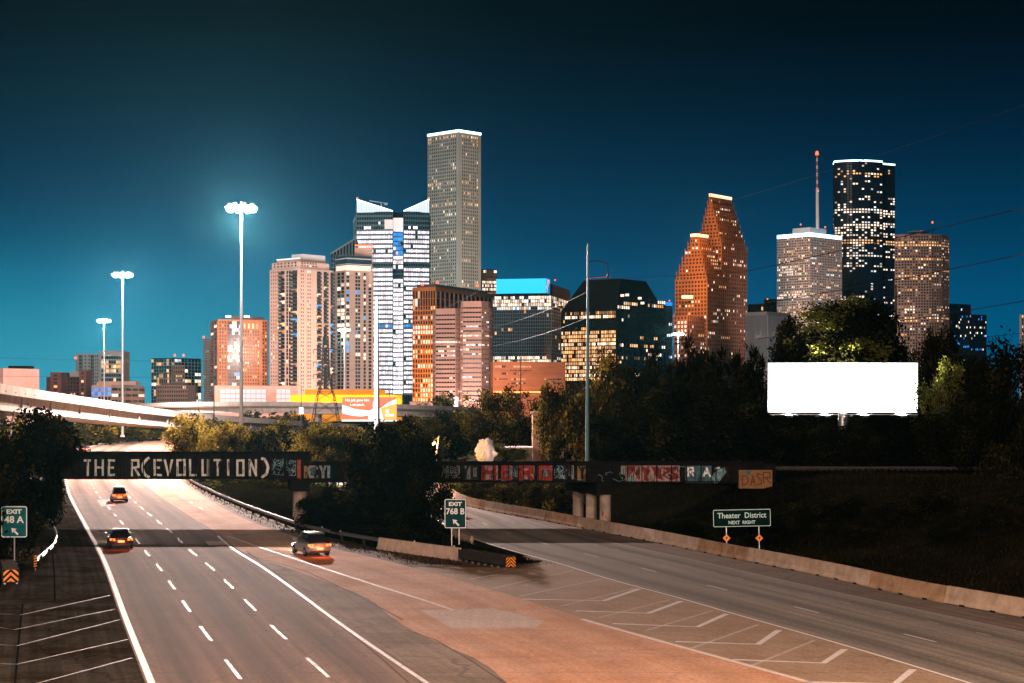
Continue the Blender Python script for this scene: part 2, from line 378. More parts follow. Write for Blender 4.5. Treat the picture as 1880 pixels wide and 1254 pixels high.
# ================================================================== the setting: plan of the interchange, metres, camera above the origin
def curve_x(px_pts, xy_pts=()):
    pts = sorted([(G(*p)[1], G(*p)[0]) for p in px_pts] + [(y, x) for x, y in xy_pts])
    ys = np.array([p[0] for p in pts]); xs = np.array([p[1] for p in pts])
    m = np.gradient(xs, ys)
    def f(y):
        y = float(y)
        if y <= ys[0]: return float(xs[0] + (y-ys[0])*m[0])
        if y >= ys[-1]: return float(xs[-1] + (y-ys[-1])*m[-1])
        i = int(np.searchsorted(ys, y) - 1); h = ys[i+1]-ys[i]; t = (y-ys[i])/h
        return float((2*t**3-3*t**2+1)*xs[i] + (t**3-2*t**2+t)*h*m[i] + (-2*t**3+3*t**2)*xs[i+1] + (t**3-t**2)*h*m[i+1])
    return f
A1 = curve_x([(266.8,1254),(225.9,1145.6),(183.5,1025.6),(153.9,967.8),(121.4,900),(140,831.5),(230,803),(311,790.6)], [(-172,1150)])
_er = curve_x([(798,1254),(710.6,1196.5),(625.9,1138.6),(558,1089),(484.7,1038),(436.7,1008.7),(402,980)])
_ml = curve_x([(823.5,1118.8),(767,1100),(668,1069),(566.6,1035.5),(465,1001.6),(400,979)], [(1.0,82), (6.0,70)])
def A2(y): return _er(y) if y < 152 else (A1(y)+11.2 if y > 175 else _er(152)+(y-152)/23*(A1(175)+11.2-_er(152)))
_bq = curve_x([(940,1262),(880,1213),(809,1182),(739,1147),(668,1095),(569,1058),(487,1028),(436,1008),(400,979)])
def A3(y): return max(A2(y), _bq(y)) if y < 152 else A2(y)
A4 = curve_x([(1504,1254),(1340,1209),(1187,1167),(1069,1134),(960,1100),(840,1065),(700,1027),(598,1004),(541,985),(470,961),(400,927),(330,880)], [(-80,417),(-113,655),(-131,790),(-150,1150)])
A5 = curve_x([(1771,1254),(1627,1210),(1498,1171.5),(1337,1126),(1255,1102),(1105.6,1061),(1015,1032.7),(942,1013),(868,990),(785,948)], [(-36,280),(-72,417),(-104,655),(-122,790),(-140,1150)])
A6 = curve_x([(1880,1160),(1685,1118),(1512,1081),(1340,1042),(1241,1020),(1142,999),(1040.7,976),(964.5,953.6)], [(-14,225),(-26,280),(-62,417),(-94,655),(-112,790),(-130,1150)])
A7 = curve_x([(1880,1134),(1687.5,1098),(1538,1064),(1340,1024),(1224,1000),(1024,960.7),(860,929)], [(-8.6,225),(-20,280),(-56,417),(-88,655),(-106,790),(-124,1150)])
NB = curve_x([(960,1050),(945,1045),(845,1029),(697,1008),(625,993),(560,978),(500,957),(450,938),(405,918),(370,901),(345,887)], [(-75,417)])   # line of the median's barrier and guardrail
def A0(y): return A1(y) - 8.5 + (1.8 if 100 < y < 160 else 0)

def sstep(a, b, x):
    t = max(0.0, min(1.0, (x-a)/(b-a))); return t*t*(3-2*t)
def gz(x, y):
    """height of the ground"""
    yc = max(40.0, min(1150.0, y))
    l, r = A0(yc), A7(yc)
    if l-1 <= x <= r+0.6:
        m4, m5 = NB(yc)+0.5, A5(yc)-0.3
        if yc > 124 and m4 < x < m5:
            d = min(x-m4, m5-x); return -0.06 + 0.9*sstep(0.3, 4.0, d)
        return -0.06
    if x > r: z = 5.0*sstep(0.0, 27.0, x-r-0.9)
    else: z = 2.6*sstep(0.0, 12.0, l-1-x)
    if y < 330 and abs(y-171) < 14 and (x > 20 or x < l-3):       # railway embankment
        z = max(z, 5.05*(1-sstep(3.0, 9.5, abs(y-171)))*min(1, (sstep(20, 25, x) if x > 20 else sstep(0, 6, l-3-x))))
    z += 0.25*noise.noise(Vector((x*0.11, y*0.11, 0)))*min(1.0, (x-r if x > r else l-x)/4)
    return z - 0.06
def grid_axis(parts):
    out = []
    for a, b, s in parts: out += list(np.arange(a, b, s))
    return out + [parts[-1][1]]
ys = grid_axis([(-60, 40, 10), (40, 300, 2.2), (300, 900, 12), (900, 12000, 600)])
xs = grid_axis([(-6000, -400, 400), (-400, -90, 12), (-90, 90, 1.6), (90, 400, 12), (400, 6000, 400)])
gm = MB()
for y in ys:
    for x in xs: gm.v.append((x, y, gz(x, y) if y < 1150 else 2.5))
nx = len(xs)
for j in range(len(ys)-1):
    for i in range(nx-1):
        k = j*nx+i; gm.f.append((k, k+1, k+nx+1, k+nx)); gm.m.append(0)
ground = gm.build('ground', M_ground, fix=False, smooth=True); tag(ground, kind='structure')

def strip(name, fa, fb, y0, y1, matl, z=0.0, step=3.0, parent=None, pieces=4):
    mb = MB(); mb.uv = []
    N = max(2, int((y1-y0)/step)+1)
    for i in range(N):
        y = y0+(y1-y0)*i/(N-1); a, b = fa(y), fb(y)
        for k in range(pieces+1):
            x = a+(b-a)*k/pieces; mb.v.append((x, y, z)); mb.uv.append((x-a, y))
    n = pieces+1
    for i in range(N-1):
        for k in range(pieces):
            q = i*n+k; mb.f.append((q, q+1, q+n+1, q+n)); mb.m.append(0)
    return mb.build(name, matl, parent, fix=False)
M_gravel = roadmat('gravel', (0.16, 0.10, 0.06), (0.10, 0.06, 0.035))
road_l = tag(strip('main_road', A1, A2, 42, 1150, M_road_l), kind='structure')
sh_l = tag(strip('road_shoulder', A0, A1, 42, 1150, M_asph), kind='structure')
gore_a = tag(strip('asphalt_gore', A2, A3, 42, 152, M_asph2), kind='structure')
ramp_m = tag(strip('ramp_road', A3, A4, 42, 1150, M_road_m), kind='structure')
gore_c = tag(strip('concrete_gore', A4, A5, 42, 121.5, M_gore), kind='structure')
verge = tag(strip('gravel_verge', A4, lambda y: max(A4(y), min(A5(y), NB(y)+0.4)), 121.5, 330, M_gravel), kind='structure')
nose_c = tag(strip('nose_pavement', lambda y: min(A5(y), NB(y)+0.4), A5, 121.5, 131, M_gore), kind='structure')
road_r = tag(strip('exit_road', A5, A6, 42, 1150, M_road_r), kind='structure')
sh_r = tag(strip('barrier_shoulder', A6, lambda y: A7(y)+0.5, 42, 1150, M_shr), kind='structure')

# ------------------------------------------------------------------ painted markings, worn, 5 mm thick films on the pavement
def mark_strip(f, y0, y1, wd, matl, parent, name='painted_line', z=0.006, step=3.0):
    return strip(name, lambda y: f(y)-wd/2, lambda y: f(y)+wd/2, y0, y1, matl, z, step, parent, 1)
mark_strip(lambda y: A1(y)+0.25, 42, 700, 0.30, M_white, road_l)
mark_strip(lambda y: A2(y)-0.3, 42, 151, 0.22, M_white, road_l)
mark_strip(lambda y: max(A3(y), _ml(y))+0.15, 96, 151, 0.20, M_white, ramp_m)
mark_strip(lambda y: A4(y)-0.3, 42, 92, 0.32, M_chev, ramp_m)
mark_strip(lambda y: A5(y)+0.2, 42, 330, 0.20, M_chev, road_r)
mark_strip(lambda y: A6(y)-0.2, 42, 330, 0.13, M_faded, road_r)
mark_strip(lambda y: A0(y)+3.3, 60, 150, 0.09, M_black, sh_l, 'dark_line', 0.004, 1.5)  # thin dark line along the left shoulder
def lane(f, y0, y1, period, dash, wd, parent, contrast=True, matl=None):
    y = y0
    while y < y1:
        mark_strip(f, y, y+dash, wd, matl or M_white, parent, 'lane_dash', 0.006, 1.6)
        if contrast: mark_strip(f, y+dash+0.02, y+dash*1.9, wd, M_teal, parent, 'contrast_dash', 0.006, 1.6)
        y += period
M_teal = paintmat('contrast_paint', (0.035, 0.06, 0.065), 0.5)
for fr, y0 in ((1/3, 71.8), (2/3, 72.3)):
    lane(lambda y, fr=fr: A1(y)+0.25+(A2(y)-0.3-A1(y)-0.25)*fr, y0-23.4, 330, 11.73, 2.9, 0.17, road_l)
lane(lambda y: (A3(y)+A4(y))/2, 190, 330, 11.7, 2.9, 0.15, ramp_m, False)
lane(lambda y: A5(y)+0.44*(A6(y)-A5(y)), 48, 330, 11.7, 3.0, 0.14, road_r)
lane(lambda y: A5(y)+0.78*(A6(y)-A5(y)), 44, 170, 4.6, 1.2, 0.12, road_r, False, M_faded)
def poly_mark(pts, wd, matl, parent, name='chevron_line', z=0.006):
    mb = MB(); q = [Vector((*G(*p), z)) for p in pts]; L = []; Rr = []
    for i, p in enumerate(q):
        d = (q[min(i+1, len(q)-1)] - q[max(i-1, 0)]).normalized(); n = Vector((-d.y, d.x, 0))
        L.append(p+n*wd/2); Rr.append(p-n*wd/2)
    for i in range(len(q)-1): mb.quad(Rr[i], Rr[i+1], L[i+1], L[i])
    return mb.build(name, matl, parent, fix=False)
for pts in ([(959,1100),(1108.6,1103),(1174,1081)], [(1057,1121.6),(1190,1126),(1250,1104)], [(1125,1145),(1280.7,1151),(1334,1127)],
            [(1240,1178),(1391.7,1183),(1430,1157)], [(1345,1211),(1512,1217.4),(1551,1192)], [(1480,1252),(1643,1256),(1676,1229)]):
    poly_mark(pts, 0.34, M_chev, gore_c)
for pts in ([(1013,1036),(860,1064)], [(1053,1047),(905,1080)], [(1103,1063),(953,1095)], [(1165,1080),(1029,1113)], [(1230,1101),(1100,1134)], [(1306,1122),(1185,1158)],
            [(1392,1147),(1270,1190)], [(1495,1176),(1365,1228)], [(960,1040),(870,1056)]):
    poly_mark(pts, 0.2, M_chevf, gore_c, z=0.0045)
s2 = 3.5417
for ch in ([(0,805),(130,812),(715,684)], [(0,893),(90,908),(748,773)], [(0,1005),(110,1012),(778,843)], [(0,1128),(110,1132),(828,971)], [(100,1300),(250,1254),(858,1091)]):
    poly_mark([(u/s2, 900+v/s2) for u, v in ch], 0.11, M_faded, sh_l)
for k in range(5):
    poly_mark([(955+k*4, 1076-k*1.6), (1032-k*3, 1071.5-k*1.2)], 0.12, M_white, gore_c, 'paint_scribble', 0.0075)
# paler patches laid over the pavement
M_patch = roadmat('pale_pavement', (0.62, 0.47, 0.42), (0.54, 0.40, 0.34), streak=0.06, crack=0.8)
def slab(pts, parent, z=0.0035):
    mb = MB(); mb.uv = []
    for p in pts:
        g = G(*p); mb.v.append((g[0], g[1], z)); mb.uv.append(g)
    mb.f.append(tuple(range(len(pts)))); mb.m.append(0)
    return mb.build('pale_patch', M_patch, parent)
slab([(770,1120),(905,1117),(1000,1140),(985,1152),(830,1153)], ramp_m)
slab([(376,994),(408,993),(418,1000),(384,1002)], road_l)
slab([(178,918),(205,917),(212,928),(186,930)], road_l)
# tar bands on the asphalt gore
for pts in ([(452,1012),(520,1062),(600,1128),(690,1200),(760,1262)], [(745,1157),(800,1175),(860,1210),(905,1240),(940,1262)], [(490,1028),(560,1048),(650,1090),(740,1138)]):
    poly_mark(pts, 0.10, M_gravel, gore_a, 'dirt_seam', 0.0045)

# ------------------------------------------------------------------ concrete barriers: one thing each, a child per cast segment
def jersey(ht=0.95, b=0.30, t=0.09): return [(-b, 0), (-b, 0.08), (-b*0.62, 0.30), (-t, ht), (t, ht), (b*0.62, 0.30), (b, 0.08), (b, 0)]
def barrier(label, f, ylist, mats, ht=0.95, group=None):
    p0 = Vector((f(ylist[0]), ylist[0], 0.0)); T = thing('concrete_barrier', label, 'barrier', p0, 0, group)
    for i in range(len(ylist)-1):
        a, b = ylist[i]+0.012, ylist[i+1]-0.012; mb = MB(); n = max(2, int((b-a)/2)+1)
        mb.sweep([(f(a+(b-a)*k/(n-1)), a+(b-a)*k/(n-1), 0.02+0.012*((i*37) % 3)) for k in range(n)], jersey(ht))
        o = mb.build('barrier_segment', mats[i % len(mats)], T)
        for s_ in (0.2, 0.5, 0.8):        # dark drain slots at the foot
            yy = a+(b-a)*s_; d = MB(); d.box((f(yy)-0.29, yy, 0.06), (0.08, 0.5, 0.1), -math.atan((f(yy+1)-f(yy-1))/2)); d.build('drain_slot', M_black, o)
    return T
yl = [46.0]
while yl[-1] < 300: yl.append(yl[-1] + 8.9)
barrier('long pinkish concrete barrier of cast segments along the right-hand exit road', lambda y: A7(y)+0.1, yl,
        [M_barrier, M_barrier, M_barrier2, M_barrier, M_barrier3, M_barrier, M_barrier2], 0.95)
# short barrier at the nose of the wooded median
bn0, bn1 = Vector((*G(845,1029), 0)), Vector((*G(697,1008), 0))
T = thing('concrete_barrier', 'short chipped pink concrete barrier at the nose of the wooded median', 'barrier', bn0)
mid = bn0.lerp(bn1, 0.5); 
for a, b, mm in ((bn0, mid, M_barrier3), (mid, bn1, M_barrier3)):
    d = (b-a).normalized()*0.01; mb = MB(); mb.sweep([a+d, a.lerp(b, 0.5), b-d], jersey(0.9)); mb.build('barrier_segment', mm, T)
for t_ in (0.07, 0.55):
    p = bn0.lerp(bn1, t_); mb = MB(); mb.box((p.x, p.y, 0.955), (0.1, 0.05, 0.1)); mb.build('reflector', M_white, T)
# end post of the barrier on the exit-road side of the nose
pe = Vector((*G(866,1012), 0)); T = thing('concrete_barrier', 'upright stub of concrete barrier with amber reflectors behind the crash cushion', 'barrier', pe)
mb = MB(); mb.sweep([pe, pe + Vector((-0.9, 4.0, 0)), pe + Vector((-1.6, 8.0, 0))], jersey(1.15, 0.28, 0.1)); mb.build('barrier_segment', M_barrier, T)
for z in (0.55, 0.9): mb = MB(); mb.box((pe.x-0.05, pe.y-0.02, z), (0.12, 0.03, 0.07)); mb.build('reflector', M_orange, T)

# ------------------------------------------------------------------ W-beam guardrails
def w_prof(): return [(0.0,0.0),(-0.04,0.04),(-0.075,0.07),(-0.075,0.10),(-0.01,0.15),(-0.01,0.17),(-0.075,0.22),(-0.075,0.25),(-0.04,0.28),(0.0,0.32),(0.012,0.32),(0.012,0.0)]
def guardrail(label, pts, flip=False, post_step=3.8, zr=0.42, double=False):
    pts = [Vector(p) for p in pts]; T = thing('guardrail', label, 'guardrail', pts[0])
    dense = []
    for i in range(len(pts)-1):
        n = max(2, int((pts[i+1]-pts[i]).length/1.5)); dense += [pts[i].lerp(pts[i+1], k/n) for k in range(n)]
    dense.append(pts[-1])
    prof = [(-a if flip else a, u) for a, u in w_prof()]
    for zz in ([zr, zr-0.34] if double else [zr]):
        mb = MB(); mb.sweep([p+Vector((0,0,zz)) for p in dense], prof); mb.build('rail', M_steel, T, smooth=False)
    acc = 0.0
    for i in range(len(dense)-1):
        acc += (dense[i+1]-dense[i]).length
        if acc > post_step:
            acc = 0; p = dense[i]; mb = MB(); d = (dense[i+1]-p); mb.box((p.x+(0.1 if flip else 0.1), p.y+0.1, p.z+0.30), (0.14, 0.18, 0.85), math.atan2(d.y, d.x)); mb.build('post', M_wood, T)
            if int(p.y*7) % 3 == 0:
                mb = MB(); mb.box((p.x, p.y-0.02, p.z+zr+0.37), (0.1, 0.03, 0.09)); mb.build('reflector', M_white, T)
    return T
def Gz(px, py, dz=0.0): g = G(px, py); return Vector((g[0], g[1], max(0, gz(*g)) + dz))
guardrail('long steel guardrail along the wooded median beside the ramp', [Vector((*G(*p), 0.02)) for p in ((694,1005),(625,993),(560,978),(500,957),(450,938),(405,918),(370,901),(345,887))], flip=False)
guardrail('curved steel guardrail end beside the left exit sign and dark tree',
          [Vector((*G(*p), 0.02)) for p in ((66,1044),(83,1030),(98,1016),(104,1002),(103,990),(97,975),(88,958),(80,942))], flip=True)

# ------------------------------------------------------------------ crash cushions
def cushion(label, p_front, p_back, wd, ht, chev, dark=M_dsteel):
    a, b = Vector(p_front), Vector(p_back); d = (b-a); L = d.length; d.normalize(); rz = math.atan2(d.y, d.x) - math.pi/2
    T = thing('crash_cushion', label, 'crash cushion', a, rz)
    N = max(4, int(L/0.85))
    for i in range(N):                   # diaphragm frames
        y = 0.3 + (L-0.3)*i/(N-1); mb = MB(); mb.box((0, y, ht*0.55), (wd*0.9, 0.09, ht*0.86)); mb.build('diaphragm', dark, T, world=False)
        for s_ in (-1, 1): mb = MB(); mb.box((s_*wd*0.36, y, 0.06), (0.12, 0.2, 0.14)); mb.build('skid', M_steel, T, world=False)
    for s_ in (-1, 1):                   # corrugated side panels
        for k in range(2):
            mb = MB(); pr = [(q*1.2 if s_ > 0 else -q*1.2, u) for q, u in w_prof()]
            mb.sweep([(s_*wd*0.5, 0.2, ht*(0.28+0.36*k)), (s_*wd*0.5, L, ht*(0.28+0.36*k))], pr); mb.build('side_rail', dark, T, world=False)
    mb = MB(); mb.box((0, 0.10, ht*0.56), (wd*1.0, 0.16, ht*0.9)); mb.build('nose', M_rubber, T, world=False)
    mb = MB(); mb.box((0, 0.013, ht*0.56), (wd*0.94, 0.012, ht*0.82)); plate = mb.build('chevron_plate', M_black, T, world=False)
    w2, h2 = wd*0.45, ht*0.39; zc = ht*0.56
    for k in range(-1, chev+1):          # upward chevrons clipped to the plate
        z0 = zc - h2 + (2*h2)*(k)/chev*1.0; th = 2*h2/chev*0.52; mb = MB(); ok = False
        for s_ in (-1, 1):
            pts = []
            for x in np.linspace(0, w2, 6):
                top = z0 + w2*0.95 - x*0.95 + th; pts.append((x, min(top, zc+h2), max(top-th, zc-h2)))
            for q in range(5):
                x0, t0, b0 = pts[q]; x1, t1, b1 = pts[q+1]
                if t0 - b0 < 0.01 and t1 - b1 < 0.01: continue
                if t0 < b0: t0 = b0
                if t1 < b1: t1 = b1
                mb.quad((s_*x0, 0.004, b0), (s_*x1, 0.004, b1), (s_*x1, 0.004, t1), (s_*x0, 0.004, t0)); ok = True
        if ok: mb.build('chevron_stripe', M_orange, plate, world=False)
    return T
cushion('long dark crash cushion with orange chevron nose before the wooded median', (*G(938,1045), 0.0), (*G(851,1030), 0.0), 0.82, 0.86, 3)
cushion('dark crash cushion with orange chevron plate under the left exit sign', (*G(20,1073), 0.0), (*(Vector(G(20,1073)) + Vector((-2.2, 7.0))), 0.0), 1.0, 0.95, 2)
T = thing('hazard_marker', 'narrow striped orange hazard marker at the guardrail end', 'sign', (*G(66,1047), 0))
g0 = Vector((*G(66,1047), 0))
mb = MB(); mb.box((g0.x, g0.y-0.15, 0.62), (0.22, 0.02, 0.92)); pl = mb.build('plate', M_black, T)
for k in range(5): mb = MB(); mb.quad((g0.x-0.1, g0.y-0.165, 0.22+k*0.17), (g0.x+0.1, g0.y-0.165, 0.27+k*0.17), (g0.x+0.1, g0.y-0.165, 0.36+k*0.17), (g0.x-0.1, g0.y-0.165, 0.31+k*0.17)); mb.build('stripe', M_orange, pl)
mb = MB(); mb.box((g0.x, g0.y-0.1, 0.5), (0.06, 0.06, 1.0)); mb.build('post', M_steel, T)

# ------------------------------------------------------------------ road signs
M_sgreen = mat('sign_green', (0.008, 0.11, 0.135), 0.32, var=0.35, scale=1.2, stretch=(0.12, 1, 3.0), spec=0.1)
M_sgreen_d = mat('sign_green_dark', (0.006, 0.05, 0.065), 0.6, var=0.2, scale=2, spec=0.05)
M_sgreen_k = mat('sign_green_black', (0.004, 0.016, 0.016), 0.7, var=0.3, scale=2, spec=0.0)
M_swhite = mat('sign_white', (0.80, 0.86, 0.88), 0.35, var=0.06, scale=3)
M_saqua = mat('sign_aqua', (0.52, 0.76, 0.78), 0.35, var=0.1, scale=3)
def rounded(w_, h_, r, n=5):
    pts = []
    for cx, cz, a0 in ((w_/2-r, h_/2-r, 0), (-w_/2+r, h_/2-r, 90), (-w_/2+r, -h_/2+r, 180), (w_/2-r, -h_/2+r, 270)):
        for k in range(n+1):
            a = R(a0+90*k/n); pts.append((cx+r*math.cos(a), cz+r*math.sin(a)))
    return pts
def plate_mesh(w_, h_, r, y0, y1):
    mb = MB(); pr = rounded(w_, h_, r); n = len(pr)
    mb.v = [(x, y0, z) for x, z in pr] + [(x, y1, z) for x, z in pr]
    mb.f = [tuple(range(n)), tuple(range(2*n-1, n-1, -1))] + [(i, (i+1) % n, n+(i+1) % n, n+i) for i in range(n)]; mb.m = [0]*len(mb.f)
    return mb
def ring_mesh(w_, h_, r, t, y):
    mb = MB(); a = rounded(w_, h_, r); b = rounded(w_-2*t, h_-2*t, max(0.01, r-t)); n = len(a)
    for i in range(n):
        j = (i+1) % n; mb.quad((a[i][0], y, a[i][1]), (a[j][0], y, a[j][1]), (b[j][0], y, b[j][1]), (b[i][0], y, b[i][1]))
    return mb
def road_sign(label, px0, px1, py0, py1, Y, face, rim, lines, posts, z_ground, arrow=False, tilt=0.0):
    c = P((px0+px1)/2, (py0+py1)/2, Y); w_ = (px1-px0)*Y/F; h_ = (py1-py0)*Y/F
    T = thing('road_sign', label, 'sign', (c.x, c.y, z_ground)); zc = c.z - z_ground
    pl = plate_mesh(w_, h_, min(w_, h_)*0.09, 0.0, 0.04); pl.v = [(x, y, z+zc) for x, y, z in pl.v]
    panel = pl.build('panel', face, T, world=False)
    rg = ring_mesh(w_*0.985, h_*0.985, min(w_, h_)*0.085, min(w_, h_)*0.035, -0.006); rg.v = [(x, y, z+zc) for x, y, z in rg.v]; rg.build('border', rim, panel, world=False)
    for s_, sz, fx, fz, wd in lines:
        text_mesh('lettering', s_, sz*h_, rim, panel, (fx*w_, -0.008, zc+fz*h_), wd*w_, bold=0.012*h_*0.6)
    if arrow:
        mb = MB(); u = h_*0.30; cz = zc - h_*0.30; cx0 = 0.02*w_
        def rot(x, z): a = R(135); return (cx0 + x*math.cos(a) - z*math.sin(a), -0.008, cz + x*math.sin(a) + z*math.cos(a))
        # arrow along +x then turned to point up-left
        mb.poly([rot(-0.5*u, -0.1*u), rot(0.12*u, -0.1*u), rot(0.12*u, 0.1*u), rot(-0.5*u, 0.1*u)])
        mb.poly([rot(0.02*u, -0.33*u), rot(0.5*u, 0), rot(0.02*u, 0.33*u), rot(0.10*u, 0)])
        mb.build('arrow', rim, panel, world=False)
    for fx in posts:
        mb = MB(); mb.box((fx*w_, 0.09, (zc+h_*0.4)/2), (0.07, 0.07, zc+h_*0.4)); mb.build('post', M_steel, T, world=False)
    if tilt: T.rotation_euler = (0, tilt, 0)
    return T
YS1 = G(26,1075)[1] - 4
road_sign('green EXIT 48 A sign with arrow beside the dark tree at left', 2, 50, 929, 987, YS1+11, M_sgreen, M_swhite,
          [('EXIT', 0.19, 0, 0.315, 0.58), ('48 A', 0.30, 0, 0.06, 0.74)], (0.0,), 0.0, True)
road_sign('dark green EXIT 768 B sign with arrow at the median nose', 816, 856, 916, 970, G(838,1015)[1], M_sgreen_d, M_swhite,
          [('EXIT', 0.18, 0, 0.32, 0.60), ('768 B', 0.28, 0, 0.07, 0.84)], (-0.17, 0.17), 0.0, True)
YT = 132.0
tz = gz((1363-CX)*YT/F, YT)
ts = road_sign('wide dark sign reading Theater District next right behind the barrier', 1310, 1417, 935, 967, YT, M_sgreen_k, M_saqua,
               [('Theater  District', 0.44, 0, 0.14, 0.84), ('NEXT  RIGHT', 0.26, 0, -0.26, 0.46)], (-0.27, 0.29), tz, False, R(-1.2))
for px in (1334, 1394):
    c = P(px, 988, YT-0.15); T = thing('warning_plate', 'small orange diamond plate on the %s post of the Theater District sign' % ('left' if px < 1350 else 'right'), 'sign', c, 0, 'orange diamonds under the Theater District sign')
    s_ = 0.29; mb = MB(); mb.v = [(0,0,-s_),(s_,0,0),(0,0,s_),(-s_,0,0),(0,0.02,-s_),(s_,0.02,0),(0,0.02,s_),(-s_,0.02,0)]
    mb.f = [(0,1,2,3),(7,6,5,4),(0,4,5,1),(1,5,6,2),(2,6,7,3),(3,7,4,0)]; mb.m = [0]*6
    pp = mb.build('plate', M_orange, T, world=False)
    mb = MB(); mb.box((0.0, -0.004, -0.01), (0.07, 0.004, 0.16)); mb.box((0.04, -0.004, 0.06), (0.10, 0.0045, 0.05)); mb.build('symbol', M_black, pp, world=False)
# ================================================================== railway bridge over the roads
YB = 164.0; BW = 8.6
def pxX(px, Y=YB): return (px-CX)*Y/F
zt1, zb1 = Zt(833, YB), Zt(880, YB); zt2, zb2 = Zt(852, YB), Zt(886, YB)
xa, xm, xe = pxX(96), pxX(551), pxX(1424)
bridge = thing('railway_bridge', 'black steel railway girder bridge with painted letters and graffiti across both roads', 'bridge', (xm, YB, 0))
def girder(x0, x1, zb, zt, y, step, letters_panel=False):
    mb = MB(); mb.box(((x0+x1)/2, y+0.03, (zb+zt)/2), (x1-x0, 0.05, zt-zb-0.2)); web = mb.build('web', M_rust, bridge)
    for z in (zb+0.06, zt-0.06):
        mb = MB(); mb.box(((x0+x1)/2, y, z), (x1-x0, 0.42, 0.11)); mb.build('flange', M_rust, bridge)
    n = max(1, int((x1-x0)/step))
    for k in range(n+1):
        x = x0+0.05+(x1-x0-0.1)*k/n
        if y > YB+1: continue
        mb = MB(); mb.box((x, y-0.08, (zb+zt)/2), (0.07, 0.15, zt-zb-0.24)); mb.build('stiffener', M_rust, web)
    return web
web1 = girder(xa, xm-0.06, zb1, zt1, YB, 1.17); girder(xa, xm-0.06, zb1, zt1, YB+BW, 1.17)
web2 = girder(xm+0.06, xe, zb2, zt2, YB, 1.37); girder(xm+0.06, xe, zb2, zt2, YB+BW, 1.37)
mb = MB(); mb.box(((xa+xm)/2, YB+BW/2, zb1+0.42), (xm-xa-0.1, BW-0.5, 0.5)); mb.build('deck', M_rust, bridge)
mb = MB(); mb.box(((xe+xm)/2, YB+BW/2, zb2+0.62), (xe-xm-0.1, BW-0.5, 0.5)); mb.build('deck', M_rust, bridge)
mb = MB()
x = xa
while x < xe:
    mb.box((x, YB+BW/2, (zb1+0.78) if x < xm else (zb2+0.96)), (0.24, 5.0, 0.2)); x += 0.55
mb.build('sleepers', M_wood, bridge, kind='stuff')
for yy in (3.0, 4.5):
    for x0, x1, z in ((xa, xm, zb1+0.96), (xm, xe, zb2+1.14)):
        mb = MB(); mb.box(((x0+x1)/2, YB+yy, z), (x1-x0, 0.08, 0.15)); mb.build('rail', M_steel, bridge)
# red-lead joint plate between the spans
mb = MB(); mb.box((pxX(549.5), YB-0.16, (zb1+zt1)/2-0.25), (0.34, 0.02, 1.75)); mb.build('joint_plate', M_rustred, bridge)
# piers: three round columns in depth and a cap beam
for px, zt, skew in ((552, zb1-0.02, -.16), (1112, zb2-0.02, -.30)):
    x = pxX(px)
    cap = MB(); cap.box((x-0.1+skew*4.0, YB+BW/2, zt-0.55), (1.75, BW+0.8, 1.05), -math.atan(skew)); cp = cap.build('pier_cap', M_rust, bridge)
    for k in range(3):
        mb = MB(); mb.tube((x+skew*k*3.7, YB+0.6+k*3.7, -0.3), (x+skew*k*3.7, YB+0.6+k*3.7, zt-1.05), 0.53, 0.53, 20); mb.build('pier_column', M_pier, bridge, smooth=False)

# ---- brush letters: strokes on a 0..1 x 0..1 box
ST = {'T':[[(0,1),(1,1)],[(.5,1),(.5,0)]], 'H':[[(0,0),(0,1)],[(1,0),(1,1)],[(0,.5),(1,.5)]], 'E':[[(1,1),(0,1),(0,0),(1,0)],[(0,.5),(.8,.5)]],
 'R':[[(0,0),(0,1),(.9,1),(.95,.55),(0,.48)],[(.4,.48),(1,0)]], '(':[[(1.25-math.sin(a_)*1.2, .5+math.cos(a_)*.78) for a_ in [.42+i_*(math.pi-.84)/10 for i_ in range(11)]]], ')':[[(math.sin(a_)*1.2-.25, .5+math.cos(a_)*.78) for a_ in [.42+i_*(math.pi-.84)/10 for i_ in range(11)]]],
 'V':[[(0,1),(.5,0),(1,1)]], 'O':[[(0,0),(0,1),(1,1),(1,0),(0,0)]], 'L':[[(0,1),(0,0),(1,0)]], 'U':[[(0,1),(0,0),(1,0),(1,1)]], 'I':[[(.5,0),(.5,1)]],
 'N':[[(0,0),(0,1),(1,0),(1,1)]], 'C':[[(1,.8),(.8,1),(.2,1),(0,.8),(0,.2),(.2,0),(1,0)]], 'Y':[[(0,1),(.5,.5),(1,1)],[(.5,.5),(.5,0)]], 'F':[[(0,0),(0,1),(1,1)],[(0,.5),(.7,.5)]],
 'A':[[(0,0),(.5,1),(1,0)],[(.2,.38),(.8,.38)]], 'X':[[(0,0),(1,1)],[(0,1),(1,0)]], 'S':[[(1,.95),(.2,1),(0,.75),(.9,.4),(.9,.1),(0,0)]], 'D':[[(0,0),(0,1),(.7,.9),(1,.5),(.7,.05),(0,0)]], 'Z':[[(0,1),(1,1),(0,0),(1,0)]]}
def strokes(mb, ch, x0, z0, w_, h_, th, y, wob=0.0):
    for pl in ST[ch]:
        q = [Vector((x0+(a+random.uniform(-wob, wob))*w_, 0, z0+(b+random.uniform(-wob, wob))*h_)) for a, b in pl]
        for i in range(len(q)-1):
            d = (q[i+1]-q[i]).normalized(); n = Vector((-d.z, 0, d.x))*th/2; e = d*th*0.48
            a, b = q[i]-e, q[i+1]+e
            mb.hexa([a-n+Vector((0,y,0)), b-n+Vector((0,y,0)), b-n+Vector((0,y+0.012,0)), a-n+Vector((0,y+0.012,0)), a+n+Vector((0,y,0)), b+n+Vector((0,y,0)), b+n+Vector((0,y+0.012,0)), a+n+Vector((0,y+0.012,0))])
            y -= 0.0012
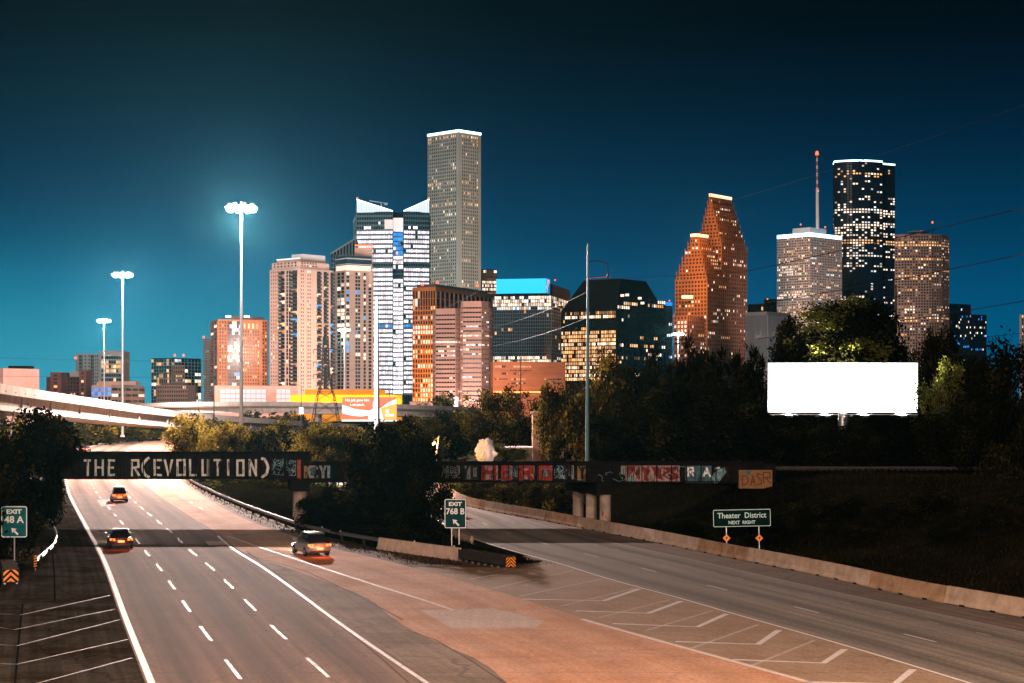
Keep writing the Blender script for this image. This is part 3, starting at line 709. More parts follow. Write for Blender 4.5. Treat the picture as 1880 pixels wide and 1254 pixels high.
def letter(ch, pxa, pxb, pya, pyb, th, matl, parent, wob=0.02, Y=None, dy=0.0):
    Y = Y or YB; mb = MB(); x0, x1 = pxX(pxa, Y), pxX(pxb, Y); z1, z0 = Zt(pya, Y), Zt(pyb, Y)
    strokes(mb, ch, x0+th/2, z0+th/2, x1-x0-th, z1-z0-th, th, Y-0.022+dy, wob)
    return mb.build('painted_letter', matl, parent, fix=False)
M_lwhite = paintmat('letter_white', (0.72, 0.70, 0.66), 0.35, 0.8)
M_lred = paintmat('letter_red', (0.42, 0.03, 0.018), 0.45, 0.8)
M_lgrey = paintmat('letter_grey', (0.28, 0.31, 0.33), 0.5, 0.8)
M_lblue = paintmat('letter_blue', (0.06, 0.17, 0.24), 0.4, 0.8)
M_lpink = paintmat('letter_pink', (0.52, 0.34, 0.34), 0.45, 0.8)
M_lcyan = paintmat('tag_cyan', (0.25, 0.48, 0.58), 0.6, 0.8)
M_lmaroon = paintmat('letter_maroon', (0.20, 0.022, 0.018), 0.35, 0.8)
M_lblack = paintmat('letter_black', (0.012, 0.012, 0.014), 0.3, 0.8)
M_tan = paintmat('panel_tan', (0.30, 0.17, 0.07), 0.35, 0.85)
for ch, a, b in (('T',154,169),('H',174,191),('E',198,211),('R',240,257),('(',259,278),('E',282,297),('V',301,318),('O',324,341),('L',347,361),('U',370,384),('T',392,407),('I',414,424),('O',434,449),('N',457,472),(')',476,495)):
    ya, yb = (843, 874) if ch not in '()' else (844.5, 873)
    letter(ch, a, b, ya, yb, 0.20 if ch not in '()' else 0.24, M_lwhite, web1)
def scribble(pxa, pxb, pya, pyb, n, th, matl, parent, seed, Y=None, dy=0.0):
    Y = Y or YB; rr = random.Random(seed); mb = MB(); y = Y-0.018+dy; k = 0
    for _ in range(n):
        x, z = rr.uniform(pxa, pxb), rr.uniform(pya, pyb); a = rr.uniform(0, 6.28)
        for s_ in range(7):
            a += rr.uniform(-1.6, 1.6); x2 = min(pxb, max(pxa, x+math.cos(a)*3)); z2 = min(pyb, max(pya, z+math.sin(a)*3))
            p, q = P(x, z, Y), P(x2, z2, Y); d = (q-p)
            if d.length > 0.02:
                d.normalize(); nn = Vector((-d.z, 0, d.x))*th/2; k += 1; yy = y-0.0004*(k % 20)
                mb.quad((p.x-nn.x, yy, p.z-nn.z), (q.x-nn.x, yy, q.z-nn.z), (q.x+nn.x, yy, q.z+nn.z), (p.x+nn.x, yy, p.z+nn.z))
            x, z = x2, z2
    return mb.build('spray_tag', matl, parent, kind='stuff', fix=False)
scribble(500, 520, 842, 872, 16, 0.035, M_lcyan, web1, 1); scribble(526, 543, 845, 873, 14, 0.035, M_lcyan, web1, 2)
scribble(541, 556, 893, 901, 7, 0.05, M_lgrey, bridge, 3, dy=-0.08)
def panel(pxa, pxb, pya, pyb, matl, parent, dy=-0.012, name='painted_panel', Y=None):
    Y = Y or YB; mb = MB(); a, b = P(pxa, pya, Y), P(pxb, pyb, Y)
    mb.box(((a.x+b.x)/2, Y+dy, (a.z+b.z)/2), (b.x-a.x, 0.008, a.z-b.z)); return mb.build(name, matl, parent)
def shape(pts, matl, parent, dy=-0.03, Y=None, name='painted_shape'):
    Y = Y or YB; mb = MB(); mb.poly([(*P(px, py, Y+dy).xy, P(px, py, Y).z) for px, py in pts]); return mb.build(name, matl, parent, fix=False)
# "CY..." piece by the pier
panel(558, 564, 855, 878, M_tan, web2)
for ch, a, b, m_ in (('C',565,584,M_lgrey),('Y',586,600,M_lgrey),('I',598,609,M_lcyan)): letter(ch, a, b, 853, 878, 0.26, m_, web2)
shape([(571,858),(580,858),(581,868),(576,873),(571,868)], M_lblue, web2)
# "YO HERO ..." piece
scribble(812, 844, 854, 878, 30, 0.045, M_lgrey, web2, 4)
panel(852, 880, 855, 880, M_lgrey, web2)
letter('Y', 847, 862, 854, 880, 0.24, M_lblack, web2, dy=-0.02); letter('O', 864, 880, 854, 880, 0.24, M_lblack, web2, dy=-0.02)
panel(884, 914, 854, 881, M_lpink, web2); panel(921, 950, 856, 880, M_lgrey, web2); panel(955, 981, 855, 880, M_lpink, web2); panel(990, 1012, 856, 880, M_lgrey, web2)
for ch, a, b in (('H',884,911),('E',920,939),('R',953,979),('O',987,1014)): letter(ch, a, b, 853, 882, 0.36, M_lred, web2, dy=-0.02)
letter('C', 940, 950, 855, 880, 0.22, M_lblack, web2, dy=-0.02)
scribble(1018, 1038, 855, 879, 18, 0.05, M_lcyan, web2, 5)
panel(1038, 1046, 862, 874, M_lgrey, web2); panel(1060, 1075, 855, 882, M_tan, web2)
for ch, a, b in (('V',1034,1046),('I',1047,1056),('Y',1061,1076)): letter(ch, a, b, 854, 880, 0.2, M_lblack if ch != 'I' else M_lgrey, web2, dy=-0.02)
# right-hand pieces: maroon and pink angular letters with a heart, "RA", a rounded blue form
panel(1140, 1148, 855, 871, M_lgrey, web2)
panel(1149, 1248, 854, 884, M_lpink, web2)
for pts in ([(1152,855),(1166,855),(1166,868),(1174,855),(1174,883),(1163,866),(1151,880)], [(1182,868),(1189,857),(1194,864),(1188,874),(1192,883),(1182,882)],
            [(1196,857),(1210,857),(1214,870),(1218,882),(1206,878),(1200,866)], [(1213,858),(1246,857),(1236,866),(1246,872),(1246,878),(1232,882),(1214,872),(1224,864)]):
    shape(pts, M_lmaroon, web2)
shape([(1180,866),(1177,861),(1180,857),(1184.5,859),(1189,857),(1192,861),(1189,867),(1184.5,873)], M_lred, web2, -0.034)
shape([(1221,872),(1230,867),(1236,873),(1228,877)], M_lpink, web2, -0.036); shape([(1225,872),(1230,869.5),(1233,873),(1228,875)], M_lblack, web2, -0.04)
shape([(1150,884),(1160,872),(1166,884)], M_lcyan, web2, -0.033)
panel(1258, 1306, 855, 887, M_lblue, web2); 
letter('R', 1262, 1275, 857, 875, 0.17, M_swhite, web2, dy=-0.02); letter('A', 1290, 1305, 858, 876, 0.17, M_swhite, web2, dy=-0.02)
shape([(1309,887),(1307,876),(1311,868),(1322,861),(1330,858),(1334,866),(1327,876),(1318,887)], M_lcyan, web2, -0.028)
shape([(1313,858),(1322,857),(1321,861),(1313,862)], M_lwhite, web2, -0.03)
# grime, drips and over-sprayed scrawls across the painted panels
M_grime = paintmat('grime_streak', (0.02, 0.017, 0.015), 0.5, 0.95)
def drips(pxa, pxb, pya, pyb, n, parent, seed):
    rr = random.Random(seed); mb = MB()
    for k in range(n):
        x = rr.uniform(pxa, pxb); z0 = rr.uniform(pya, pyb-4); z1 = min(pyb, z0+rr.uniform(4, 18)); w_ = rr.uniform(.012, .05); a, b = P(x, z0, YB), P(x+rr.uniform(-.3, .3), z1, YB); yy = YB-.058-.0004*(k % 15)
        mb.quad((a.x-w_, yy, a.z), (b.x-w_*.3, yy, b.z), (b.x+w_*.3, yy, b.z), (a.x+w_, yy, a.z))
    mb.build('grime_streak', M_grime, parent, kind='stuff', fix=False)
drips(150, 545, 838, 878, 150, web1, 21); drips(560, 610, 854, 882, 30, web2, 22); drips(812, 1078, 854, 883, 170, web2, 23); drips(1140, 1340, 854, 886, 120, web2, 24)
scribble(884, 1014, 856, 880, 26, 0.03, M_lblack, web2, 31, dy=-0.045); scribble(1150, 1335, 856, 884, 26, 0.03, M_lblack, web2, 32, dy=-0.045); scribble(884, 1330, 856, 884, 18, 0.03, M_lcyan, web2, 33, dy=-0.05)
# rivet rows along the flanges
for web, x0, x1, zb, zt in ((web1, xa, xm, zb1, zt1), (web2, xm, xe, zb2, zt2)):
    mb = MB(); x = x0+.2
    while x < x1:
        for z in (zb+.16, zt-.16): mb.box((x, YB-.012, z), (.05, .03, .05))
        x += .22
    mb.build('rivets', M_rust, web, kind='stuff', fix=False)
# tags on the right pier
for k, px in enumerate((1078, 1093)): pass
scribble(1106, 1120, 935, 965, 5, 0.05, M_lred, bridge, 9, Y=YB+0.02)
# abutment wall with orange-outlined letters
T = thing('abutment_wall', 'tan concrete abutment panel with bubble letter graffiti at the bridge end', 'wall', (pxX(1388), YB-0.4, 3.2))
mb = MB(); a, b = P(1357, 863, YB-0.4), P(1418, 897, YB-0.4); mb.box(((a.x+b.x)/2, YB, (a.z+b.z)/2), (b.x-a.x, 0.7, a.z-b.z)); mb.build('slab', M_tan, T)
for ch, a, b, ya, yb in (('D',1362,1375,871,891),('A',1377,1388,872,893),('S',1389,1400,869,891),('R',1401,1416,867,888)): letter(ch, a, b, ya, yb, 0.1, M_lmaroon, T, Y=YB-0.36, wob=0.05)
shape([(1367,864),(1378,865),(1376,872),(1370,870)], M_lblue, T, dy=-0.38)
# rails running on along the embankment to the right
T = thing('railway_track', 'railway track running right along the embankment from the bridge', 'railway', (xe, YB+4, 5.1))
for yy in (3.0, 4.5): mb = MB(); mb.box((xe+30, YB+yy, 5.22), (60, 0.08, 0.15)); mb.build('rail', M_dsteel, T)
mb = MB()
for k in range(108): mb.box((xe+0.3+k*0.55, YB+3.75, 5.07), (0.24, 2.6, 0.14))
mb.build('sleepers', M_wood, T, kind='stuff')

# ================================================================== flyover ramps beyond the bridge
def ribbon(ctrl, n=60):
    c = np.array(ctrl); t = np.arange(len(c)); m = np.gradient(c, axis=0); out = []
    for u in np.linspace(0, len(c)-1, n):
        i = min(int(u), len(c)-2); s_ = u-i
        out.append(tuple((2*s_**3-3*s_**2+1)*c[i]+(s_**3-2*s_**2+s_)*m[i]+(-2*s_**3+3*s_**2)*c[i+1]+(s_**3-s_**2)*m[i+1]))
    return out
M_conc_g = mat('flyover_web_concrete', (0.36, 0.31, 0.27), 0.85, var=0.22, scale=0.5, bump=0.1, detail=6)
fl = ribbon([tuple(P(px, py, Y)) for px, py, Y in ((-170,672,172),(0,704,222),(150,728,276),(300,751,345),(440,765,420),(600,776,520),(740,783,640),(900,788,820))])
flyover = thing('flyover', 'pale concrete flyover ramp sweeping down from the left edge above the highway', 'flyover', fl[10])
# path runs left to right and away; camera side is to the right of travel
def part_sweep(path, prof, name, matl, parent, kind=None): mb = MB(); mb.sweep(path, prof); return mb.build(name, matl, parent, kind)
part_sweep(fl, [(0,0),(0,-1.05),(-0.28,-1.05),(-0.28,0)], 'parapet', M_conc, flyover)
part_sweep(fl, [(0.05,-1.05),(0.05,-1.28),(-9.3,-1.28),(-9.3,-1.05)], 'deck', M_conc, flyover)
part_sweep(fl, [(-0.45,-1.28),(-0.85,-3.0),(-7.9,-3.0),(-8.3,-1.28)], 'box_girder', M_conc_g, flyover)
part_sweep(fl, [(-0.70,-2.60),(-0.55,-3.3),(-8.2,-3.3),(-8.05,-2.60)], 'bottom_flange', M_conc, flyover)
part_sweep(fl, [(-9.0,0),(-9.0,-1.05),(-9.3,-1.05),(-9.3,0)], 'parapet', M_conc, flyover)
def at_path(path, k, side, up):
    p = Vector(path[k]); d = Vector(path[min(k+1, len(path)-1)])-Vector(path[max(k-1, 0)]); d.z = 0; d.normalize(); r = Vector((d.y, -d.x, 0))
    return p + r*side + Vector((0,0,up)), d
for k in range(5, 44, 3):
    a, d = at_path(fl, k, -0.52, -2.0); mb = MB(); mb.box(a, (0.16, 0.35, 1.4), math.atan2(d.y, d.x)); mb.build('stiffener', M_conc_d, flyover)
for k in range(4, 46, 1):                # drain notches along the parapet
    a, d = at_path(fl, k, 0.02, -0.86); mb = MB(); mb.box(a, (0.35, 0.06, 0.14), math.atan2(d.y, d.x)); mb.build('drain_slot', M_black, flyover)
for k in (10, 36):
    a, d = at_path(fl, k, -4.3, -3.3); mb = MB(); mb.tube((a.x, a.y, -0.2), (a.x, a.y, a.z), 0.95, 0.95, 16); mb.build('pier_column', M_pier, flyover)
    mb = MB(); mb.box((a.x, a.y, a.z-0.45), (6.0, 1.5, 0.9), math.atan2(d.y, d.x)+math.pi/2); mb.build('pier_cap', M_conc_d, flyover)
a, d = at_path(fl, 11, -0.9, -1.5); mb = MB(); mb.path([a, a+Vector((0.05,-0.3,-0.6)), a+Vector((-0.9,-0.3,-3.2)), a+Vector((-1.0,-0.3,-5.5))], 0.14); mb.build('drain_pipe', M_white, flyover)
# second overpass farther off
YO = 640.0
ov = thing('overpass', 'far pale concrete overpass running level behind the flyover', 'overpass', (*XY(560, YO), 0))
op = [tuple(P(px, py, YO+dy)) for px, py, dy in ((255,741,160),(330,738.5,80),(420,737.5,25),(560,738,0),(700,741,0),(800,745,20),(880,748,60))]; op = ribbon(op, 40)
part_sweep(op, [(0,0),(0,-1.5),(-0.4,-1.5),(-0.4,0)], 'parapet', M_conc, ov)
part_sweep(op, [(0.3,-1.5),(0.3,-2.1),(-14,-2.1),(-14,-1.5)], 'deck', M_conc_d, ov)
part_sweep(op, [(-1.0,-2.1),(-1.0,-4.3),(-12.5,-4.3),(-12.5,-2.1)], 'girder', M_conc, ov)
for k in (6, 13, 20, 27, 34):
    a, d = at_path(op, k, -6, -4.3)
    for s_ in (-4, 4): mb = MB(); mb.tube((a.x, a.y+s_, 0), (a.x, a.y+s_, a.z), 0.9, 0.9, 12); mb.build('pier_column', M_pier, ov)
# ================================================================== the city
GLS = {'k': 0, 'w': 1, 'o': 2, 'c': 3, 'b': 4, 'p': 5, 'd': 6}
class Tower:
    def __init__(s, name, label, cat='building', Y=1000, px=0, wall=None, glass=None, zbase=0.0, seed=1):
        s.T = thing(name, label, cat, (*XY(px, Y), zbase)); s.Y = Y; s.wall = wall; s.glass = glass or M_glass
        s.fr = MB(); s.pn = MB(); s.lit = MB(); s.rr = random.Random(seed)
    def core(s, poly, z0, z1, name='wall', m=None):
        mb = MB(); mb.prism(poly, z0, z1); return mb.build(name, m or s.wall, s.T)
    def face(s, A, B, z0, z1, nf, nb, sp=0.4, pr=0.35, lit=None, proud=0.35, mull=True, gap=0.06):
        """windows on the wall A->B (outward is to the right of A->B): a pane per bay and floor, storey bands and piers standing proud of them"""
        A, B = Vector(A), Vector(B); d = B-A; L = d.length; d.normalize(); n = Vector((d.y, -d.x))
        fh = (z1-z0)/nf; bw = L/nb
        def pt(u, z, off): q = A+d*u+n*off; return (q.x, q.y, z)
        for i in range(nf):
            za = z0+i*fh+fh*sp; zb = z0+(i+1)*fh
            row = lit(i, nf, nb, s.rr) if lit else None
            for j in range(nb):
                u0, u1 = j*bw+bw*pr/2, (j+1)*bw-bw*pr/2
                c = row[j] if row else 'k'
                tgt = s.pn if c == 'k' else s.lit
                tgt.quad(pt(u0, za, gap), pt(u1, za, gap), pt(u1, zb, gap), pt(u0, zb, gap), 0 if c == 'k' else GLS[c]-1)
        if proud > 0:
            def bar(u0, u1, za, zb, off):
                s.fr.hexa([pt(u0, za, 0), pt(u0, za, off), pt(u1, za, off), pt(u1, za, 0), pt(u0, zb, 0), pt(u0, zb, off), pt(u1, zb, off), pt(u1, zb, 0)])
            if sp > 0.02:
                for i in range(nf): bar(0, L, z0+i*fh, z0+i*fh+fh*sp, proud)
            if pr > 0.02:
                for j in range(nb+1):
                    u0, u1 = max(0, j*bw-bw*pr/2), min(L, j*bw+bw*pr/2); bar(u0, u1, z0, z1, proud*1.25)
    def done(s, frame=None, frame_name='frame_grid'):
        s.fr.build(frame_name, frame or s.wall, s.T, kind='stuff', fix=False)
        s.pn.build('window', s.glass, s.T, kind='stuff', fix=False)
        s.lit.build('lit_window', [L_white, L_warm, L_cool, L_blue, L_pink, L_dim], s.T, kind='stuff', fix=False)
    def strip_light(s, A, B, z, h=1.2, m=None, name='crown_light', off=0.5):
        A, B = Vector(A), Vector(B); d = (B-A).normalized(); n = Vector((d.y, -d.x)); mb = MB()
        a, b = A+n*off, B+n*off; c, e = B-n*0.2, A-n*0.2
        mb.prism([tuple(a), tuple(b), tuple(c), tuple(e)], z, z+h); return mb.build(name, m or L_led, s.T)
    def box_on(s, px0, px1, pyt, pyb, name, m, dy=8.0, depth=10.0):
        a, b = XY(px0, s.Y+dy), XY(px1, s.Y+dy); mb = MB()
        mb.prism([tuple(a), tuple(b), (b.x, b.y+depth), (a.x, a.y+depth)], Zt(pyb, s.Y+dy), Zt(pyt, s.Y+dy)); return mb.build(name, m, s.T)
    def beacon(s, px, py, dy=5.0, r=0.9):
        p = P(px, py, s.Y+dy); mb = MB(); mb.tube(p-Vector((0,0,r)), p+Vector((0,0,r)), r, r*0.6, 8); mb.build('aviation_lamp', L_red, s.T)
def quadbox(pL, pC, pR, Y, th=45.0):
    """footprint of a block whose near corner shows at pC and whose two faces run to pL and pR"""
    th = R(th); C = XY(pC, Y); kL, kR = (pL-CX)/F, (pR-CX)/F
    t = (C.x-kL*C.y)/(math.cos(th)+kL*math.sin(th)); u = (kR*C.y-C.x)/(math.sin(th)-kR*math.cos(th))
    L_ = C+Vector((-math.cos(th), math.sin(th)))*t; R_ = C+Vector((math.sin(th), math.cos(th)))*u
    return L_, C, R_, L_+R_-C
def P4(q): return [tuple(q[0]), tuple(q[1]), tuple(q[2]), tuple(q[3])]
def lerp2(a, b, t): return a+(b-a)*t
def lit_rand(p, kinds='wo', rows=None, run=0.5, dim=0.0, steady=False):
    """each floor has its own share of lit rooms; runs of neighbouring rooms are lit together; rows = {fraction from the top: (chance, kind)}"""
    def f(i, nf, nb, rr):
        k = rr.choice(kinds); q = p if steady else p*rr.choice((0.1, 0.2, 0.5, 0.8, 1.2, 2.4))
        if rows:
            ft = 1-(i+0.5)/nf
            for a, b, pp, kk in rows:
                if a <= ft <= b: q, k = pp, kk
        out = []; prev = False
        for j in range(nb):
            on = rr.random() < (q + (run*(1-q) if prev and rr.random() < 0.6 and q > 0.02 else 0)); prev = on
            c = 'k'
            if on: c = k if rr.random() < 0.8 else rr.choice(kinds)
            elif dim and rr.random() < dim: c = 'd'
            out.append(c)
        return out
    return f
W_beige = mat('facade_beige', (0.46, 0.31, 0.245), 0.85, var=0.12, scale=0.05)
W_beige2 = mat('facade_sand', (0.40, 0.285, 0.225), 0.85, var=0.12, scale=0.05)
W_grey = mat('facade_grey_granite', (0.42, 0.40, 0.37), 0.8, var=0.12, scale=0.03)
W_brick = mat('facade_orange_brick', (0.46, 0.17, 0.075), 0.9, var=0.2, scale=0.2)
W_redbrick = mat('facade_red_brick', (0.20, 0.065, 0.05), 0.9, var=0.25, scale=0.3)
W_pink = mat('facade_pink_stone', (0.52, 0.315, 0.255), 0.85, var=0.1, scale=0.1)
W_dark = mat('facade_dark', (0.012, 0.009, 0.008), 0.8, var=0.3, scale=0.05)
W_navy = mat('facade_navy', (0.010, 0.022, 0.04), 0.8, var=0.3, scale=0.03, spec=0.15)
W_granite = mat('facade_red_granite', (0.19, 0.072, 0.036), 0.75, var=0.2, scale=0.04)
W_white = mat('facade_white', (0.62, 0.60, 0.62), 0.8, var=0.08, scale=0.05)
W_pale = mat('facade_pale_precast', (0.52, 0.48, 0.48), 0.8, var=0.1, scale=0.03)
W_brown = mat('facade_brown', (0.22, 0.165, 0.15), 0.8, var=0.15, scale=0.03)
W_rib = mat('facade_grey_ribs', (0.27, 0.26, 0.27), 0.8, var=0.1, scale=0.03)
W_orange = mat('facade_orange_panel', (0.50, 0.21, 0.085), 0.85, var=0.15, scale=0.05)
W_mull = mat('mullion_aluminium', (0.42, 0.46, 0.50), 0.5, 0.3, var=0.1, scale=0.1)
W_terra = mat('facade_terracotta', (0.25, 0.10, 0.055), 0.85, var=0.2, scale=0.05, stretch=(1, 1, 8))

# ---- tallest: square-shouldered granite tower with light crown
t = Tower('office_tower', 'tallest grey granite office tower with a glowing white rim along its roof', Y=2000, px=834, wall=W_grey, seed=11)
q = quadbox(785, 842, 883, 2000, 44); zt = Zt(240, 2000); zb = Zt(560, 2000)
t.core(P4(q), 0, zt)
lf = lit_rand(0.09, 'wwoo', [(0, .03, .7, 'o'), (.115, .13, .85, 'w'), (.27, .285, .6, 'o'), (.39, .41, .75, 'o'), (.93, .96, .7, 'w')], dim=0.06)
A, B = q[0], q[1]; t.face(lerp2(A, B, .02), lerp2(A, B, .94), zb, zt-4, 48, 15, 0.36, 0.36, lf, 0.7)
A, B = q[1], q[2]; t.face(lerp2(A, B, .12), lerp2(A, B, .86), zb, zt-4, 48, 9, 0.36, 0.36, lf, 0.7)
t.strip_light(q[0], q[1], zt-1.2, 2.6); t.strip_light(q[1], q[2], zt-1.2, 2.6); t.done()

# ---- white glass tower with V-shaped crown
Y = 1650
t = Tower('office_tower', 'brightly lit white glass tower with a V shaped crown left of the tallest tower', Y=Y, px=718, wall=W_mull, glass=M_glass_t, seed=12)
def fp(px, dy=0): return XY(px, Y+dy)
qq = [fp(655, 6), fp(721, 2), fp(722, 9), fp(740, 9), fp(741, 0), fp(788, 6)]
t.core([tuple(v) for v in qq] + [tuple(fp(790, 55)), tuple(fp(649, 60))], 0, Zt(388, Y), m=W_navy)
lit609 = lit_rand(0.97, 'pppp', [(0, .04, .0, 'p'), (.04, .09, .12, 'p'), (.09, .115, .5, 'p'), (.245, .262, .3, 'o'), (.29, .32, .0, 'p'), (.62, .645, .95, 'b')], run=0.9, steady=True)
for a, b, nb in ((0, 1, 15), (4, 5, 11)): t.face(qq[a], qq[b], Zt(725, Y), Zt(389, Y), 39, nb, 0.40, 0.14, lit609, 0.5)
t.face(qq[2], qq[3], Zt(725, Y), Zt(400, Y), 38, 4, 0.26, 0.1, lit_rand(0.95, 'pp', [(0, .03, .9, 'p'), (.09, .22, .95, 'b'), (.3, .34, 0, 'p')], steady=True), 0.4)
t.face(fp(649, 60), qq[0], Zt(725, Y), Zt(392, Y), 39, 6, 0.34, 0.1, lit_rand(0.35, 'pc'), 0.4)
M_crown = emis('crown_screen', (0.80, 0.90, 1.0), 1.2); M_crown_d = emis('crown_screen_line', (0.85, 0.97, 1.0), 2.6)
for pa, pb, ya, yb in ((655, 721, 367, 388), (741, 788, 388, 367)):
    a, b = fp(pa, 4), fp(pb, 4); za, zb_ = Zt(ya, Y), Zt(yb, Y); mb = MB()
    mb.prism([tuple(a), tuple(b), tuple(b+Vector((0, 3))), tuple(a+Vector((0, 3)))], Zt(389, Y), [za, zb_, zb_, za]); sc_o = mb.build('crown_screen', M_crown, t.T)
    mb = MB(); mb.hexa([(a.x, a.y-.6, za), (b.x, b.y-.6, zb_), (b.x, b.y+.6, zb_), (a.x, a.y+.6, za), (a.x, a.y-.6, za+1.3), (b.x, b.y-.6, zb_+1.3), (b.x, b.y+.6, zb_+1.3), (a.x, a.y+.6, za+1.3)]); mb.build('crown_light', M_crown_d, t.T)
    n_ = int((pb-pa)/2.9)
    for k in range(n_+1):
        x = lerp2(a, b, k/n_); zk = za+(zb_-za)*k/n_
        mb = MB(); mb.box((x.x, x.y-0.35, (Zt(389, Y)+zk)/2), (0.35, 0.5, max(0.5, zk-Zt(389, Y)))); mb.build('screen_fin', W_mull, sc_o)
t.box_on(722, 740, 400, 420, 'lit_lobby', emis('sky_lobby', (1, .84, .82), 1.0), dy=8.2, depth=0.6); t.box_on(706, 721, 403, 420, 'lit_lobby', emis('sky_lobby2', (1, .82, .76), 0.9), dy=-0.6, depth=2.5)
# maintenance crane on the roof
mb = MB(); p = P(700, 389, Y+10); mb.tube(p, p+Vector((0, 0, 9)), 0.5, 0.5, 6); mb.tube(p+Vector((-11, 0, 10.5)), p+Vector((5, 0, 8)), 0.5, 0.4, 6); mb.box(p+Vector((4.5, 0, 7.5)), (3, 1.5, 2)); mb.build('roof_crane', W_white, t.T)
for px in (656, 787): t.beacon(px, 364)
t.done(frame=mat('mullion_teal', (0.16, 0.26, 0.30), .5, .2, var=.1, scale=.1), frame_name='mullion_grid')

# ---- slant-roofed glass block behind the tall residential pair
Y = 1500
t = Tower('glass_building', 'glass block with a slanting roof left of the white V crown tower', Y=Y, px=628, wall=W_navy, glass=M_glass_t, seed=13)
a, b = XY(607, Y), XY(652, Y+10); mb = MB()
mb.prism([tuple(a), tuple(b), (b.x, b.y+30), (a.x, a.y+30)], 0, [Zt(466, Y), Zt(436, Y), Zt(436, Y), Zt(466, Y)]); mb.build('wall', W_navy, t.T)
t.face(a, b, Zt(600, Y), Zt(468, Y), 17, 10, 0.12, 0.14, lit_rand(0.06, 'wp'), 0.4)
for k in range(9):
    x = lerp2(a, b, k/8); zk = Zt(466-30*k/8, Y); mb = MB(); mb.box((x.x, x.y-0.3, (Zt(468, Y)+zk)/2), (0.5, 0.5, max(0.4, zk-Zt(468, Y)))); mb.build('roof_mullion', W_mull, t.T)
mb = MB(); mb.tube((a.x, a.y-.4, Zt(466, Y)), (b.x, b.y-.4, Zt(436, Y)), 0.7, 0.7, 6); mb.build('roof_edge', W_white, t.T)
t.done(frame=W_mull, frame_name='mullion_grid')

# ---- beige residential tower with balcony stacks
Y = 880
t = Tower('apartment_tower', 'tall beige apartment tower with stacks of dark balconies', Y=Y, px=550, wall=W_beige, seed=14)
q = quadbox(495, 549, 612, Y, 40); zt = Zt(492, Y); zb = Zt(722, Y)
t.core(P4(q), 0, zt)
litr = lit_rand(0.06, 'wwob', run=0.2, dim=0.03); litb = lit_rand(0.16, 'wooob', run=0.1, dim=0.06)
nf = 33
def seg(A, B, a, b, nb, sp, pr, l, proud=0.3): t.face(lerp2(A, B, a), lerp2(A, B, b), zb, zt-1, nf, nb, sp, pr, l, proud)
A, B = q[0], q[1]
seg(A, B, .04, .34, 4, .5, .5, litr); seg(A, B, .38, .54, 1, .18, .06, litb); seg(A, B, .57, .74, 2, .14, .12, litb); seg(A, B, .78, .96, 1, .18, .06, litb)
A, B = q[1], q[2]
seg(A, B, .03, .14, 2, .5, .4, litr); seg(A, B, .22, .34, 2, .5, .4, litr); seg(A, B, .50, .63, 1, .18, .06, litb); seg(A, B, .70, .81, 1, .18, .06, litb); seg(A, B, .90, .99, 1, .18, .06, litb)
def balc(A, B, a, b):
    A, B = Vector(A), Vector(B); d = (B-A).normalized(); n = Vector((d.y, -d.x)); p0, p1 = lerp2(A, B, a), lerp2(A, B, b); mb = MB()
    for i in range(nf):
        z = zb+(zt-1-zb)*i/nf; c = [p0, p0+n*1.5, p1+n*1.5, p1]
        mb.prism([tuple(v) for v in (c[0], c[1], c[2], c[3])], z, z+0.22); c2 = [p0+n*1.42, p0+n*1.5, p1+n*1.5, p1+n*1.42]
        mb.prism([tuple(v) for v in c2], z+0.25, z+1.1)
    mb.build('balcony_stack', M_dsteel, t.T, kind='stuff', fix=False)
for A, B, a, b in ((q[0], q[1], .38, .50), (q[0], q[1], .78, .96), (q[1], q[2], .49, .60), (q[1], q[2], .69, .80), (q[1], q[2], .89, .99)): balc(A, B, a, b)
# stepped crown
c0 = quadbox(499, 549, 604, Y+2, 40); t.core(P4(c0), zt, Zt(479, Y), 'upper_storeys'); t.face(lerp2(c0[0], c0[1], .05), lerp2(c0[0], c0[1], .95), zt+.5, Zt(480, Y), 2, 7, .45, .4, lit_rand(.25, 'wo'), .25); t.face(lerp2(c0[1], c0[2], .05), lerp2(c0[1], c0[2], .6), zt+.5, Zt(480, Y), 2, 6, .45, .4, lit_rand(.3, 'w'), .25)
c1 = quadbox(509, 551, 598, Y+6, 40); t.core(P4(c1), Zt(479, Y), Zt(473, Y), 'penthouse', W_beige2)
c2 = quadbox(536, 556, 597, Y+10, 40); t.core(P4(c2), Zt(473, Y), Zt(463, Y), 'penthouse', W_white)
t.strip_light(c1[0], c1[1], Zt(473, Y), 0.5, emis('parapet_glow', (1, .9, .9), 1.2)); t.done()

# ---- second beige residential tower with dark curved glass top
Y = 930
t = Tower('apartment_tower', 'beige apartment tower with a dark curved glass top storey and a lit band', Y=Y, px=650, wall=W_beige2, seed=15)
q = quadbox(613, 634, 686, Y, 55); zt = Zt(496, Y); zb = Zt(722, Y); t.core(P4(q), 0, zt); nf = 33
litv = lit_rand(0.62, 'wwww', [(.62, 1, .06, 'w'), (.14, .22, .05, 'w')], run=0.6)
A, B = q[0], q[1]; t.face(lerp2(A, B, .3), lerp2(A, B, .98), zb, zt-1, nf, 2, .2, .1, litv, .3)
A, B = q[1], q[2]
for a, b, nb, p in ((.02, .14, 1, .6), (.34, .52, 2, .35), (.63, .72, 1, .35), (.80, .92, 1, .3)):
    t.face(lerp2(A, B, a), lerp2(A, B, b), zb, zt-1, nf, nb, .3, .12, lit_rand(p, 'wwwb', [(.72, 1, .06, 'w')], run=.4), .3)
c0 = quadbox(617, 637, 681, Y-2, 55); t.core(P4(c0), zt, Zt(487, Y), 'lit_band', emis('amenity_floor', (1, .78, .62), 0.95))
c1 = quadbox(616, 637, 682, Y-3, 55); t.core(P4(c1), Zt(487, Y), Zt(470, Y), 'top_storey', W_navy)
